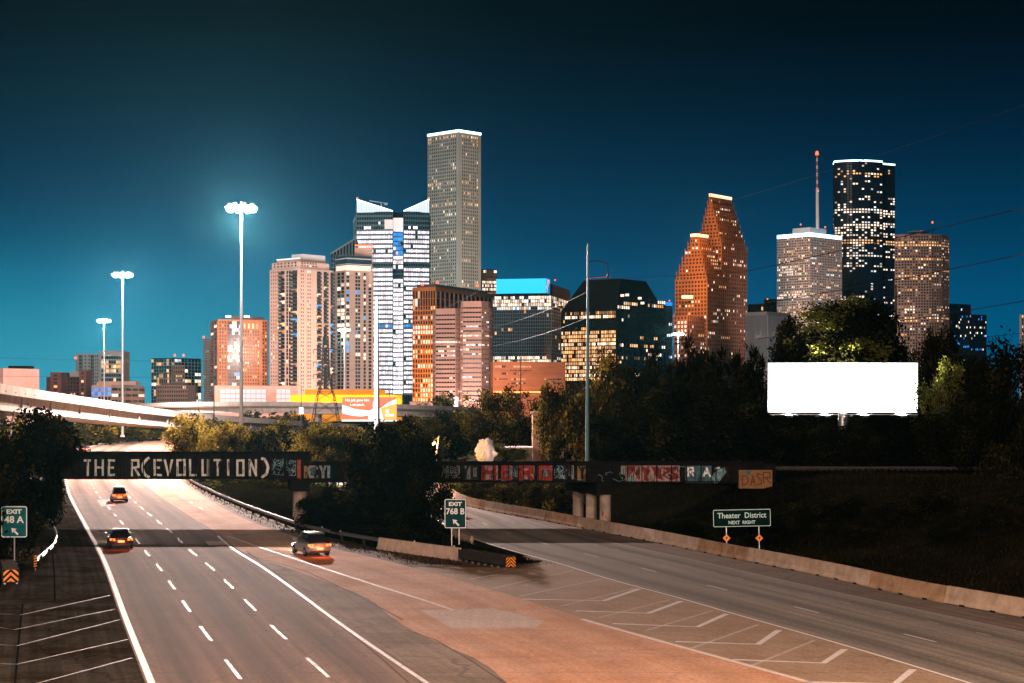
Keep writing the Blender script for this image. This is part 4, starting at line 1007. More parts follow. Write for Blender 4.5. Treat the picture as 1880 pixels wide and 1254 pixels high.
for z_, hh in ((476, .5), (486, .4)): t.strip_light(c1[0], c1[1], Zt(z_, Y), hh, W_pale, 'trim', .4); t.strip_light(c1[1], c1[2], Zt(z_, Y), hh, W_pale, 'trim', .4)
t.core([tuple(XY(651, Y+8)), tuple(XY(684, Y+8)), tuple(XY(684, Y+24)), tuple(XY(651, Y+24))], Zt(520, Y), Zt(452, Y), 'service_core', W_beige2)
t.core([tuple(XY(622, Y+12)), tuple(XY(676, Y+12)), tuple(XY(676, Y+24)), tuple(XY(622, Y+24))], Zt(470, Y), Zt(464, Y), 'penthouse', W_brown)
mb = MB(); a = P(652, 450.5, Y+7); b = P(684, 450.5, Y+7); mb.tube(a, b, 0.4, 0.4, 6); mb.build('crown_light', L_red, t.T)
t.done()

# ---- orange brick hotel with blue glass corner
Y = 900
t = Tower('hotel_building', 'orange brick mid-rise with a blue glass bay behind the nearest light mast', Y=Y, px=440, wall=W_brick, seed=16)
q = quadbox(387, 400, 492, Y, 72); zt = Zt(586, Y); zb = Zt(728, Y); t.core(P4(q), 0, zt)
A, B = q[1], q[2]; lh = lit_rand(.12, 'wwoo', run=.2, dim=.05)
t.face(q[0], q[1], zb, zt-1, 22, 2, .3, .2, lit_rand(.06, 'w'), .3)
t.face(lerp2(A, B, .02), lerp2(A, B, .17), zb, zt-1, 22, 3, .42, .45, lh, .3)
t.face(lerp2(A, B, .19), lerp2(A, B, .46), zb, zt-1, 22, 6, .08, .06, lit_rand(.12, 'wwb', [(.28, .55, .5, 'w'), (.05, .16, .5, 'c')]), .15, gap=.06)
t.face(lerp2(A, B, .48), lerp2(A, B, .83), zb, Zt(606, Y), 19, 7, .42, .45, lh, .3)
t.face(lerp2(A, B, .49), lerp2(A, B, .82), Zt(604, Y), zt-2, 1, 4, .1, .5, lit_rand(1, 'o'), .5)
t.face(lerp2(A, B, .88), lerp2(A, B, .98), zb, zt-1, 22, 2, .42, .45, lh, .3)
t.core([tuple(XY(424, Y+9)), tuple(XY(484, Y+24)), tuple(XY(484, Y+40)), tuple(XY(424, Y+30))], zt, Zt(578, Y), 'penthouse', W_brown)
for px in (419, 453): p = P(px, 581, Y-2); mb = MB(); mb.box(p, (2.6, 1, .9)); mb.build('roof_lamp', L_led, t.T)
t.done()
Y = 1500
t = Tower('office_tower', 'slim white slab tower at the left edge of the orange brick mid-rise', Y=Y, px=381, wall=W_white, seed=17)
q = quadbox(373, 375, 389, Y, 75); t.core(P4(q), 0, Zt(621, Y)); t.face(q[1], q[2], Zt(735, Y), Zt(622, Y), 26, 5, .5, .6, lit_rand(.03, 'c'), .3); t.beacon(374, 619); t.done()

# ---- distant left group
Y = 1500
t = Tower('apartment_building', 'teal glass apartment block with warm windows at far left centre', Y=Y, px=322, wall=W_navy, glass=M_glass_t, seed=18)
q = quadbox(278, 320, 369, Y, 30); zt = Zt(657, Y); t.core(P4(q), 0, zt)
t.face(q[0], q[1], Zt(740, Y), zt-1, 13, 9, .15, .12, lit_rand(.33, 'owo'), .3); t.face(q[1], q[2], Zt(740, Y), zt-1, 13, 8, .15, .12, lit_rand(.3, 'owc'), .3)
for px in (321, 337): t.beacon(px, 652)
t.done(frame=W_mull)
Y = 1250
t = Tower('stone_building', 'tan stone tower with an amber lit upper terrace among low left blocks', Y=Y, px=326, wall=W_beige, seed=19)
q = quadbox(315, 318, 339, Y, 70); t.core(P4(q), 0, Zt(670, Y)); t.face(q[1], q[2], Zt(735, Y), Zt(673, Y), 8, 5, .5, .6, lit_rand(.1, 'o'), .25)
q2 = quadbox(289, 292, 318, Y+4, 75); t.core(P4(q2), 0, Zt(692, Y), 'lit_wing', emis('amber_terrace', (1, .5, .10), .75)); t.face(q2[1], q2[2], Zt(706, Y), Zt(686, Y), 2, 7, .25, .4, lit_rand(.9, 'o'), .3); t.done()
Y = 1100
t = Tower('stone_building', 'round-cornered pink low building with rows of small windows left of centre', Y=Y, px=322, wall=W_pink, seed=20)
a = [XY(286, Y+14), XY(290, Y+4), XY(302, Y), XY(345, Y), XY(358, Y+5), XY(361, Y+15)]; t.core([tuple(v) for v in a] + [tuple(XY(361, Y+50)), tuple(XY(286, Y+50))], 0, Zt(707, Y))
t.face(a[2], a[3], Zt(740, Y), Zt(709, Y), 4, 13, .45, .5, lit_rand(.05, 'w'), .25); t.face(a[1], a[2], Zt(740, Y), Zt(709, Y), 4, 3, .45, .5, None, .25)
t.box_on(295, 340, 703, 707, 'penthouse', W_brown); t.done()
Y = 1300
t = Tower('apartment_building', 'white and teal apartment block behind the second light mast', Y=Y, px=180, wall=W_white, glass=M_glass_t, seed=21)
q = quadbox(139, 143, 182, Y, 70); t.core(P4(q), 0, Zt(649, Y))
A, B = q[1], q[2]
for a, b, nb, sp, pr in ((.03, .22, 3, .12, .1), (.30, .40, 1, .5, .4), (.48, .58, 1, .5, .4), (.60, .75, 2, .12, .1), (.80, .97, 2, .5, .5)): t.face(lerp2(A, B, a), lerp2(A, B, b), Zt(735, Y), Zt(652, Y), 13, nb, sp, pr, lit_rand(.08, 'wo'), .25)
c = [XY(182, Y-4), XY(222, Y-2)]; t.core([tuple(c[0]), tuple(c[1]), (c[1].x, c[1].y+30), (c[0].x, c[0].y+30)], 0, Zt(644, Y), 'wing'); t.face(lerp2(c[0], c[1], .1), c[1], Zt(735, Y), Zt(654, Y), 10, 8, .3, .06, lit_rand(.16, 'o', [(.1, .3, .8, 'o')]), .3); t.beacon(139, 657); t.done()
Y = 1000
t = Tower('brick_building', 'dark red brick block with a water tower like stair head at far left', Y=Y, px=127, wall=W_redbrick, seed=22)
q = quadbox(85, 93, 168, Y, 52); t.core(P4(q), 0, Zt(692, Y)); t.face(q[1], q[2], Zt(735, Y), Zt(694, Y), 6, 13, .5, .5, lit_rand(.12, 'ow'), .2)
for a, b, z in ((92, 112, 684), (145, 158, 680)): c = [XY(a, Y-5), XY(b, Y-5)]; t.core([tuple(c[0]), tuple(c[1]), (c[1].x, c[1].y+14), (c[0].x, c[0].y+14)], 0, Zt(z, Y), 'stair_tower'); t.face(lerp2(c[0], c[1], .3), lerp2(c[0], c[1], .7), Zt(735, Y), Zt(z+4, Y), 7, 1, .5, .2, lit_rand(.4, 'o'), .15)
t.box_on(114, 124, 684, 692, 'roof_plant', W_navy); t.box_on(128, 145, 682, 692, 'roof_plant', W_pale); t.done()
Y = 950
t = Tower('office_building', 'low pink banded office block with a bright blue entrance bay behind the flyover', Y=Y, px=217, wall=W_pink, seed=23)
q = quadbox(168, 204, 265, Y, 12); t.core(P4(q), 0, Zt(707, Y)); t.face(q[1], q[2], Zt(745, Y), Zt(712, Y), 3, 5, .55, .04, lit_rand(.05, 'w'), .25)
t.face(q[0], q[1], Zt(745, Y), Zt(712, Y), 4, 6, .3, .2, lit_rand(1, 'b'), .2); t.box_on(180, 250, 700, 707, 'penthouse', W_pink, 12); t.done()
Y = 800
t = Tower('warehouse', 'blank pink box building with a dark roof unit at the left edge', Y=Y, px=36, wall=W_pink, seed=24)
q = quadbox(-30, 6, 72, Y, 30); t.core(P4(q), 0, Zt(676, Y)); t.box_on(15, 52, 671.5, 676, 'roof_unit', W_dark, 12); t.done()
# low white-panelled hall and yellow hall
Y = 760
t = Tower('exhibition_hall', 'low pink hall with glowing white translucent wall panels behind the flyover', Y=Y, px=470, wall=W_pink, seed=25)
q = quadbox(392, 395, 547, Y, 68); t.core(P4(q), 0, Zt(708, Y))
Lp = emis('translucent_panel', (0.95, .88, .95), .55)
def hall_panel(pa, pb, n_):
    A, B = q[1], q[2]
    for k in range(n_):
        for r_ in range(3):
            fa = (pa-395+(pb-pa)*k/n_)/152; fb = (pa-395+(pb-pa)*(k+1)/n_)/152; a, b = lerp2(A, B, fa+.003), lerp2(A, B, fb-.003); z0, z1 = Zt(741-r_*9, Y)+.15, Zt(741-(r_+1)*9, Y)-.15
            mb = MB(); mb.hexa([(a.x, a.y-.25, z0), (b.x, b.y-.25, z0), (b.x, b.y, z0), (a.x, a.y, z0), (a.x, a.y-.25, z1), (b.x, b.y-.25, z1), (b.x, b.y, z1), (a.x, a.y, z1)]); mb.build('wall_panel', Lp, t.T)
hall_panel(404, 488, 9); hall_panel(507, 533, 3); t.done()
Y = 720
W_yel = mat('facade_yellow', (0.85, 0.36, 0.03), 0.8, var=0.15, scale=0.1)
t = Tower('yellow_hall', 'long low hall floodlit yellow behind the orange advertising billboard', Y=Y, px=640, wall=W_yel, seed=26)
t.core([tuple(XY(533, Y)), tuple(XY(738, Y)), tuple(XY(738, Y+20)), tuple(XY(533, Y+20))], 0, Zt(725, Y)); t.core([tuple(XY(560, Y+5)), tuple(XY(708, Y+5)), tuple(XY(708, Y+20)), tuple(XY(560, Y+20))], Zt(725, Y), Zt(715, Y), 'upper_storey')
for k in range(70):
    x = XY(535+k*2.9, Y); mb = MB(); mb.box((x.x, x.y-.18, Zt(730, Y)), (.22, .35, 2.1)); mb.build('fin', W_yel, t.T)
t.done()
for k in range(7):
    p = P(545+k*29, 740, Y-7); l_ = lamp('facade_uplight', p, 9000, (1, .55, .06), .3, 'SPOT', spot=R(120)); aim(l_, P(545+k*29, 712, Y))

# ---- orange lit mid-rise with dark glass upper floors
Y = 1300
t = Tower('office_building', 'orange lit mid-rise with dark glass upper floors below the tallest tower', Y=Y, px=830, wall=W_orange, seed=27)
q = quadbox(757, 800, 905, Y, 24); zt = Zt(527, Y); t.core(P4(q), 0, zt)
A, B = q[0], q[1]
t.face(lerp2(A, B, .02), B, Zt(740, Y), Zt(562, Y), 20, 9, .3, .35, lit_rand(.3, 'wo', [(.2, .31, .9, 'w'), (.6, .66, .9, 'w')]), .4)
t.face(lerp2(A, B, .02), B, Zt(562, Y), Zt(534, Y), 2, 9, .05, .3, lit_rand(.1, 'w'), .4)
A, B = q[1], q[2]
t.face(A, lerp2(A, B, .98), Zt(740, Y), Zt(562, Y), 20, 13, .3, .3, lit_rand(.2, 'wo'), .4); t.face(A, lerp2(A, B, .98), Zt(562, Y), Zt(534, Y), 2, 13, .03, .2, lit_rand(.06, 'wc'), .4)
c0 = quadbox(765, 800, 895, Y+8, 24); t.core(P4(c0), zt, Zt(520, Y), 'penthouse', W_brown)
for px, py in ((776, 522), (803, 518), (877, 524)): t.beacon(px, py, 8)
t.done()
for px, py, pw in ((770, 735, 90000), (790, 735, 90000), (775, 640, 40000)):
    l_ = lamp('street_glow_lamp', P(px, py, Y-38), pw, (1, .42, .08), 1.0)

# ---- banded hexagonal building
Y = 1050
t = Tower('office_building', 'pink banded office block of two angled volumes with ribbon windows', Y=Y, px=850, wall=W_pink, seed=28)
for pts, zt_, bands in (([(795, 22), (800, 4), (836, 0), (848, 10)], 566, 20), ([(846, 4), (850, 0), (884, -2), (897, 6), (903, 22)], 553, 21)):
    v = [XY(p, Y+d) for p, d in pts]; t.core([tuple(x) for x in v] + [(v[-1].x, v[-1].y+30), (v[0].x, v[0].y+30)], 0, Zt(zt_, Y))
    for i in range(len(v)-1):
        nb = max(2, int((v[i+1]-v[i]).length/1.6)); t.face(v[i], v[i+1], Zt(742, Y), Zt(zt_+11, Y), bands, nb, .66, .05, lit_rand(.10, 'wc', [(.30, .345, .8, 'w'), (.93, 1, .7, 'w')], run=.85), .25)
t.done()
# street lamps' pool at its foot
for px in (805, 840, 880): lamp('street_lamp_glow', P(px, 741, Y-14), 9000, (1, .72, .62), .5)
for nm, lab, a, b, c, d, m_ in (('kiosk', 'small bright white lit kiosk at the foot of the banded office block', 824, 840, 730, 748, emis('kiosk_light', (.95, .95, 1), 1.3)),
                               ('low_shop', 'low pinkish lit shop row below the orange mid-rise', 752, 822, 738, 748, W_pink)):
    t = Tower(nm, lab, Y=960, px=(a+b)/2, wall=m_, seed=3); t.box_on(a, b, c, d+6, 'wall', m_, 0, 6); t.box_on(a-1, b+1, c-1.2, c, 'roof', W_brown, -1, 8); t.done()

# ---- dark glass tower peeping out right of the tallest
Y = 2300
t = Tower('office_tower', 'narrow dark blue glass tower directly right of the tallest tower', Y=Y, px=900, wall=W_navy, glass=M_glass_b, seed=29)
q = quadbox(878, 885, 912, Y, 75); t.core(P4(q), 0, Zt(494, Y)); t.face(q[1], q[2], Zt(640, Y), Zt(496, Y), 22, 10, .3, .15, lit_rand(.12, 'wc', [(.14, .26, .7, 'w')]), .4); t.done()
# ---- tower with blue glowing crown
Y = 1500
t = Tower('office_tower', 'dark blue glass tower with a glowing cyan crown panel', Y=Y, px=975, wall=W_navy, glass=M_glass_b, seed=30)
q = quadbox(904, 1012, 1048, Y, 12); zt = Zt(541, Y); t.core(P4(q), 0, zt)
lb = lit_rand(.03, 'wwoc', [(0, .05, .75, 'w'), (.07, .13, .85, 'w'), (.16, .20, .6, 'c'), (.80, .95, .7, 'w')], run=.7)
t.face(q[0], q[1], Zt(680, Y), zt-1, 21, 26, .18, .16, lb, .5); t.face(q[1], q[2], Zt(680, Y), zt-1, 21, 12, .18, .16, lit_rand(.05, 'wo', [(0, .08, .8, 'w'), (.8, .95, .5, 'w')]), .5)
cr = quadbox(911, 1003, 1009, Y+2, 12); t.core(P4(cr), zt, Zt(513, Y), 'crown_wall', W_navy)
cyan = emis('cyan_crown', (0.0, .62, 1.0), 1.15)
t.strip_light(cr[0], cr[1], zt+1.5, Zt(513, Y)-zt-.5, cyan, 'crown_panel', .4); t.strip_light(cr[1], cr[2], zt+1.5, Zt(513, Y)-zt-.5, emis('cyan_crown_side', (0, .30, .85), .6), 'crown_panel', .4)
c2 = quadbox(1009, 1014, 1047, Y+18, 12); t.core(P4(c2), zt, Zt(519, Y), 'penthouse', W_navy); t.beacon(1019, 514, 8, .6); t.done(frame=mat('mullion_dark', (.10, .15, .20), .4, .3, var=.1, scale=.1), frame_name='mullion_grid')
# ---- terracotta low building with neon strip
Y = 1000
t = Tower('theatre_building', 'windowless terracotta low building with a glowing orange strip at its base', Y=Y, px=970, wall=W_terra, seed=31)
q = quadbox(900, 905, 1038, Y, 80); t.core(P4(q), 0, Zt(664, Y))
A, B = q[1], q[2]
for a, b, y0, y1 in ((.02, .17, 671, 675), (.28, .53, 671, 675), (.12, .20, 684, 688), (.28, .37, 684, 688), (.02, .2, 695, 697), (.25, .45, 695, 698), (.25, .45, 702, 705), (.7, .95, 695, 697), (.7, .95, 702, 704)):
    t.face(lerp2(A, B, a), lerp2(A, B, b), Zt(y1, Y), Zt(y0, Y), 1, 6, .05, .1, lit_rand(.3, 'd', run=.6, dim=.3), .12)
t.strip_light(lerp2(A, B, .0), lerp2(A, B, .86), Zt(720.5, Y), .55, emis('neon_orange', (1, .33, .06), 3.5), 'neon_strip', .6); t.done()
lamp('street_lamp_glow', P(960, 715, Y-25), 30000, (1, .4, .12), .5)
# ---- dark tower with sloping shoulders
Y = 1300
t = Tower('office_tower', 'black office block with sloping roof shoulders and golden lit lower floors', Y=Y, px=1125, wall=W_dark, seed=32)
q = quadbox(1030, 1132, 1222, Y, 35); zs = Zt(568, Y); t.core(P4(q), 0, zs)
r_ = quadbox(1072, 1140, 1186, Y+14, 35); top = P4(r_); bot = P4(q); mb = MB()
ztl = Zt(509, Y)
mb.hexa([(*bot[0], zs), (*bot[1], zs), (*bot[2], zs), (*bot[3], zs), (*top[0], ztl), (*top[1], ztl), (*top[2], ztl), (*top[3], ztl)]); mb.build('sloped_roof', W_dark, t.T)
t.face(lerp2(q[0], q[1], .01), lerp2(q[0], q[1], .99), Zt(700, Y), zs-1, 18, 30, .26, .1, lit_rand(.85, 'ooow', [(0, .055, .6, 'd'), (.055, .11, .9, 'w'), (.11, .26, .04, 'o')], run=.8, steady=True), .4)
t.face(lerp2(q[1], q[2], .01), lerp2(q[1], q[2], .99), Zt(700, Y), Zt(545, Y), 20, 24, .3, .15, lit_rand(.07, 'wwo', [(.05, .12, .5, 'o'), (.55, .62, .35, 'o'), (.68, .74, .4, 'd')], run=.7), .3)
for px, py in ((1143, 542), (1152, 541), (1175, 547), (1180, 556)):
    p = P(px, py, Y-1); mb = MB(); mb.box(p+Vector((0, 3, 0)), (2.6, .6, 1.7)); mb.build('lit_dormer', L_white, t.T)
mb = MB(); a, b = P(1075, 512, Y+14), P(1120, 508, Y+12); mb.tube(a, b, .25, .25, 6); mb.build('roof_rail_light', emis('dim_red', (1, .12, .04), .5), t.T)
t.done()
Y = 2400
t = Tower('office_tower', 'small distant tower with a blue lit cap beside the black sloping block', Y=Y, px=1224, wall=W_navy, seed=33)
q = quadbox(1214, 1217, 1234, Y, 70); t.core(P4(q), 0, Zt(558, Y)); t.strip_light(q[1], q[2], Zt(561, Y), 4.5, emis('blue_cap', (.02, .25, .9), 1.2)); t.face(q[1], q[2], Zt(660, Y), Zt(566, Y), 14, 5, .3, .3, lit_rand(.12, 'bc'), .4); t.beacon(1229, 552); t.done()

# ---- stepped gable tower of red granite: three slabs, each with stepped gables
Y = 1950
t = Tower('office_tower', 'red granite tower with three stepped gables floodlit orange', Y=Y, px=1305, wall=W_granite, seed=34)
def stepped(pl, pc, pr, yb, yt, pl_t, pr_t, pc_t, n, dy=0.0, low=0.0, th=38, kinds='wwo', p=.10, depthscale=1.0):
    """a slab whose outline steps inward storey group by storey group"""
    tops = []
    for k in range(n):
        f0 = k/n; f1 = (k+1)/n; e = (k/(n-1)) if n > 1 else 0
        l, c, r = pl+(pl_t-pl)*e, pc+(pc_t-pc)*e, pr+(pr_t-pr)*e
        qb = quadbox(l, c, r, Y+dy+k*1.2, th); z0, z1 = Zt(yb+(yt-yb)*f0, Y), Zt(yb+(yt-yb)*f1, Y)
        t.core(P4(qb), z0 if (k or low) else 0, z1, 'gable_step' if (k or low) else 'wall')
        nfl = max(1, int(round((z1-z0)/4.4)))
        t.face(qb[0], qb[1], z0+.3, z1-.5, nfl, max(3, int((qb[1]-qb[0]).length/3.9)), .42, .42, lit_rand(p, kinds, run=.6), .5)
        t.face(qb[1], qb[2], z0+.3, z1-.5, nfl, max(3, int((qb[2]-qb[1]).length/3.9)), .42, .42, lit_rand(p, kinds, run=.6), .5)
        for v in (qb[0], qb[1], qb[2]):
            mb = MB(); mb.tube((v.x, v.y, z1), (v.x, v.y, z1+3.5), .9, .1, 6); mb.build('finial', W_granite, t.T)
    return qb, z1
qa_, _ = stepped(1281, 1325, 1371, 660, 447, 1281, 1371, 1325, 1, 30)
qb_, zt1_ = stepped(1283, 1323, 1367, 447, 352, 1302, 1343, 1304, 7, 30, 1.0)
qc_, _ = stepped(1240, 1298, 1340, 660, 514, 1240, 1340, 1298, 1, 0)
qd_, zt2_ = stepped(1242, 1296, 1330, 514, 432, 1268, 1300, 1280, 6, 0, 1.0)
qe_, zt3_ = stepped(1237, 1262, 1300, 660, 583, 1240, 1300, 1262, 1, -26, p=.14)
for qq_, z_ in ((qb_, zt1_), (qd_, zt2_)):
    a, b = qq_[1], qq_[2]; t.strip_light(qq_[0], qq_[1], z_-1, 3.5, emis('gable_light', (1, .62, .35), 2.2), 'crown_light', .6); t.strip_light(a, b, z_-1, 3.5, emis('gable_light2', (1, .62, .35), 2.2), 'crown_light', .6)
mb = MB(); mb.box(P(1262, 545, Y-4), (12, 1.5, 3.2)); mb.build('terrace_light', emis('terrace_light', (1, .55, .2), 4.0), t.T)
t.done()
for px, py, dy, pw in ((1300, 395, -8, 150000), (1290, 425, -22, 60000), (1256, 520, -40, 260000), (1265, 470, -38, 70000), (1262, 560, -45, 90000), (1310, 440, -30, 30000)):
    lamp('gable_floodlight', P(px, py, Y+dy), pw, (1, .40, .08), 1.0)

# ---- grey ribbed block and dark roof behind it
Y = 1700
t = Tower('office_building', 'grey block with tall vertical ribs right of the red granite tower', Y=Y, px=1410, wall=W_rib, seed=35)
q = quadbox(1369, 1408, 1451, Y, 40); zt = Zt(572, Y); t.core(P4(q), 0, zt); 
for a, b, n_ in ((0, 1, 18), (1, 2, 18)): t.face(q[a], q[b], Zt(665, Y), zt-3.5, 12, n_, .03, .45, lit_rand(.0, 'w', [(.42, .5, .7, 'w'), (.33, .40, .15, 'w')]), 1.0)
t.done()
Y = 2300
t = Tower('office_building', 'dark low roofed block with a row of amber lights behind the ribbed block', Y=Y, px=1400, wall=W_dark, seed=36)
q = quadbox(1373, 1378, 1432, Y, 75); t.core(P4(q), 0, Zt(558, Y)); t.box_on(1405, 1428, 549, 558, 'penthouse', W_dark, 15); t.face(q[1], q[2], Zt(571, Y), Zt(563, Y), 1, 14, .2, .2, lit_rand(.8, 'o'), .3); t.beacon(1409, 549, 12); t.done()
# ---- pale lit tower with antenna
Y = 2100
t = Tower('office_tower', 'pale gridded tower with a cyan lit roof line and a tall antenna', Y=Y, px=1485, wall=W_pale, seed=37)
q = quadbox(1427, 1487, 1545, Y, 45); zt = Zt(431, Y-2); t.core(P4(q), 0, zt)
l1 = lit_rand(.12, 'wwo', [(.22, .30, .5, 'w'), (.42, .47, .5, 'w'), (.54, .64, .55, 'o')], run=.5, dim=.1)
t.face(q[0], q[1], Zt(670, Y), zt-2, 50, 20, .42, .3, l1, .5); t.face(q[1], q[2], Zt(670, Y), zt-2, 50, 20, .45, .2, lit_rand(.16, 'cwo', run=.6, dim=.1), .5)
t.strip_light(q[0], q[1], zt-1.5, 4.2); t.strip_light(q[1], q[2], zt-1.5, 4.2)
c = quadbox(1455, 1487, 1517, Y+14, 45); t.core(P4(c), zt, Zt(415, Y), 'penthouse', W_white)
p0, p1 = P(1501, 420, Y+20), P(1500, 283, Y+20); zl = p0.lerp(p1, .55)
mb = MB(); mb.tube(p0, zl, 2.0, 1.7, 8); mb.build('antenna_base', W_white, t.T)
mb = MB(); mb.tube(zl, p1, 1.0, .6, 8); an = mb.build('antenna', mat('antenna_red', (.45, .10, .06), .6, var=.1), t.T)
for k in range(4): a_, b_ = zl.lerp(p1, .12+.22*k), zl.lerp(p1, .22+.22*k); mb = MB(); mb.tube(a_, b_, 1.1, 1.05, 8); mb.build('white_band', W_white, an)
t.beacon(1500, 281, 20, 2.2); t.beacon(1501, 349, 20, 1.8); t.beacon(1470, 412, 14); t.beacon(1515, 417, 14); t.done()
# ---- dark tall tower with curved face
Y = 2300
t = Tower('office_tower', 'tall dark glass tower with curved front and a cyan rim', Y=Y, px=1588, wall=W_navy, glass=M_glass_b, seed=38)
v = [XY(1530, Y+30)]
for k in range(9): 
    u = k/8; v.append(XY(1532+88*u, Y+12-16*math.sin(math.pi*(u*.8+.1))))
v += [XY(1621, Y+16), XY(1643, Y+26)]
zt = Zt(296, Y); t.core([tuple(x) for x in v] + [tuple(XY(1642, Y+70)), tuple(XY(1532, Y+70))], 0, zt)
lw = lit_rand(.20, 'wcw', [(0, .05, .02, 'w'), (.05, .09, .25, 'o'), (.28, .31, .85, 'w'), (.36, .46, .55, 'w'), (.475, .495, .9, 'o'), (.56, .575, .85, 'w'), (.66, .82, .05, 'c'), (.93, .96, .9, 'o')], run=.4)
for i in range(1, 9): t.face(v[i], v[i+1], Zt(600, Y), zt-2, 64, 2, .4, .3, lw, .3)
t.face(v[10], v[11], Zt(600, Y), zt-2, 64, 5, .4, .3, lw, .3); t.face(v[0], v[1], Zt(600, Y), zt-2, 64, 2, .4, .3, lw, .3)
for i in range(0, 9): t.strip_light(v[i], v[i+1], zt-.6, 2.0)
t.strip_light(v[10], v[11], zt-2.2, 2.0); t.done()
# ---- brown tower with roof helipad
Y = 2050
t = Tower('office_tower', 'brown gridded tower with amber top floor and a mast on its roof', Y=Y, px=1692, wall=W_brown, seed=39)
v = [XY(1643, Y+6), XY(1660, Y), XY(1710, Y), XY(1728, Y+6), XY(1742, Y+20)]; zt = Zt(430, Y); t.core([tuple(x) for x in v] + [tuple(XY(1742, Y+60)), tuple(XY(1643, Y+60))], 0, zt)
ls = lit_rand(.12, 'wod', [(.045, .075, .85, 'o'), (.17, .19, .7, 'o'), (.29, .33, .4, 'o'), (.60, .64, .6, 'o')], run=.6, dim=.12)
for i in range(4): t.face(v[i], v[i+1], Zt(680, Y), zt-2, 48, max(3, int((v[i+1]-v[i]).length/3)), .42, .38, ls, .5)
mb = MB(); p = P(1687, 427, Y+20); mb.tube(p+Vector((0, 0, -4)), p, 3, 3, 8); mb.tube(p, p+Vector((0, 0, .8)), 12, 13, 16); mb.build('helipad', W_pale, t.T)
mb = MB(); p = P(1712, 430, Y+15); mb.tube(p, p+Vector((0, 0, 15)), .5, .3, 6); mb.build('mast', M_dsteel, t.T); t.beacon(1712, 408, 15, 1.1); t.beacon(1691, 425, 15, 1.0); t.done()
# ---- right blue blocks
Y = 2500
t = Tower('office_tower', 'dark blue stepped office block right of the brown tower', Y=Y, px=1776, wall=W_navy, glass=M_glass_b, seed=40)
for a, b, c, yt, dy in ((1742, 1745, 1782, 556, 20), (1760, 1780, 1811, 577, 0)):
    q = quadbox(a, b, c, Y+dy, 60); t.core(P4(q), 0, Zt(yt, Y)); t.face(q[1], q[2], Zt(670, Y), Zt(yt+2, Y), 18, 12, .35, .25, lit_rand(.10, 'wcb'), .4)
    if b-a > 10: t.face(q[0], q[1], Zt(670, Y), Zt(yt+2, Y), 18, 7, .35, .25, lit_rand(.15, 'wb'), .4)
t.done()
Y = 1900
t = Tower('apartment_tower', 'pale tower sliver with warm windows at the right edge', Y=Y, px=1885, wall=W_pale, seed=41)
q = quadbox(1872, 1875, 1915, Y, 65); t.core(P4(q), 0, Zt(577, Y)); t.face(q[1], q[2], Zt(680, Y), Zt(579, Y), 16, 10, .4, .35, lit_rand(.3, 'ow'), .4); t.done()

# ---- added unseen spots between the blocks that brighten the tower fronts from below
for px, py, Y, tx, ty, tY, pw, c in ((770, 700, 1720, 815, 400, 2000, 2.1e6, (.80, 1, .95)), (925, 690, 1780, 862, 420, 2000, 9e5, (1, .80, .66)), (700, 730, 1480, 715, 560, 1650, 3e5, (1, .86, .86)), (1475, 650, 1880, 1485, 540, 2100, 1.0e6, (1, .84, .78)),
        (1690, 650, 1830, 1692, 560, 2050, 5e5, (1, .74, .60)), (1405, 660, 1560, 1410, 620, 1700, 2.2e5, (.95, .92, .95)), (860, 738, 950, 850, 660, 1050, 2.0e5, (1, .68, .55)), (450, 700, 800, 440, 650, 900, 9e4, (1, .55, .34)), (540, 700, 800, 550, 600, 880, 1.5e5, (1, .70, .60)), (655, 704, 835, 650, 610, 930, 1.2e5, (1, .76, .66))):
    l_ = lamp('facade_fill', P(px, py, Y), pw, c, 0.6, 'SPOT', spot=R(95), blend=.8); aim(l_, P(tx, ty, tY))
# ================================================================== high light masts
def high_mast(label, px, py, Y, power, base_z=0.0, r0=0.36, rad=2.1):
    p = P(px, py, Y); T = thing('light_mast', label, 'light mast', (p.x, p.y, base_z), 0, 'tall highway light masts')
    h_ = p.z - base_z; mb = MB(); mb.tube((0, 0, 0), (0, 0, h_*0.5), r0, r0*0.72, 12); mb.tube((0, 0, h_*0.5), (0, 0, h_+0.8), r0*0.68, r0*0.34, 12); mb.build('pole', M_mast, T, world=False, smooth=False, kind=None)
    mb = MB(); mb.tube((0, 0, 0), (0, 0, 0.5), r0*1.7, r0*1.5, 12); mb.build('base_plate', M_conc, T, world=False)
    mb = MB(); n = 16
    mb.path([(rad*0.7*math.cos(2*math.pi*k/n), rad*0.7*math.sin(2*math.pi*k/n), h_+0.1) for k in range(n+1)], 0.08); mb.build('lamp_ring', M_mast, T, world=False)
    for k in range(8):
        a = 2*math.pi*(k+.5)/8; c, s_ = math.cos(a), math.sin(a)
        mb = MB(); mb.tube((0.3*c, 0.3*s_, h_+0.3), (rad*.75*c, rad*.75*s_, h_+0.12), 0.06); mb.tube((rad*c, rad*s_, h_-0.05), (rad*c*.98, rad*s_*.98, h_+0.55), 0.52, 0.30, 10); f = mb.build('floodlight', M_mast, T, world=False)
        mb = MB(); mb.tube((rad*c, rad*s_, h_-0.75), (rad*c, rad*s_, h_-0.06), 0.34, 0.66, 10); mb.build('lens', L_lamp, f, world=False)
        # refractor bowl seen from the side
    l_ = lamp('mast_light', (p.x, p.y, p.z-1.7), power, (1.0, 0.76, 0.68), 0.8)
    return T
MP = 0.75
high_mast('tall light mast with a blazing lamp ring, nearest of the three at left', 443, 380, 300, 2.3e6*MP)
high_mast('middle light mast of the three at left, rising above the flyover', 225, 503, 460, 1.0e6*MP, 3.0)
high_mast('leftmost and smallest of the three light masts at left', 191, 588, 700, 1.2e6*MP, 3.0)
high_mast('light mast shining in front of the beige apartment towers', 632, 605, 780, 1.3e6*MP, 3.0)
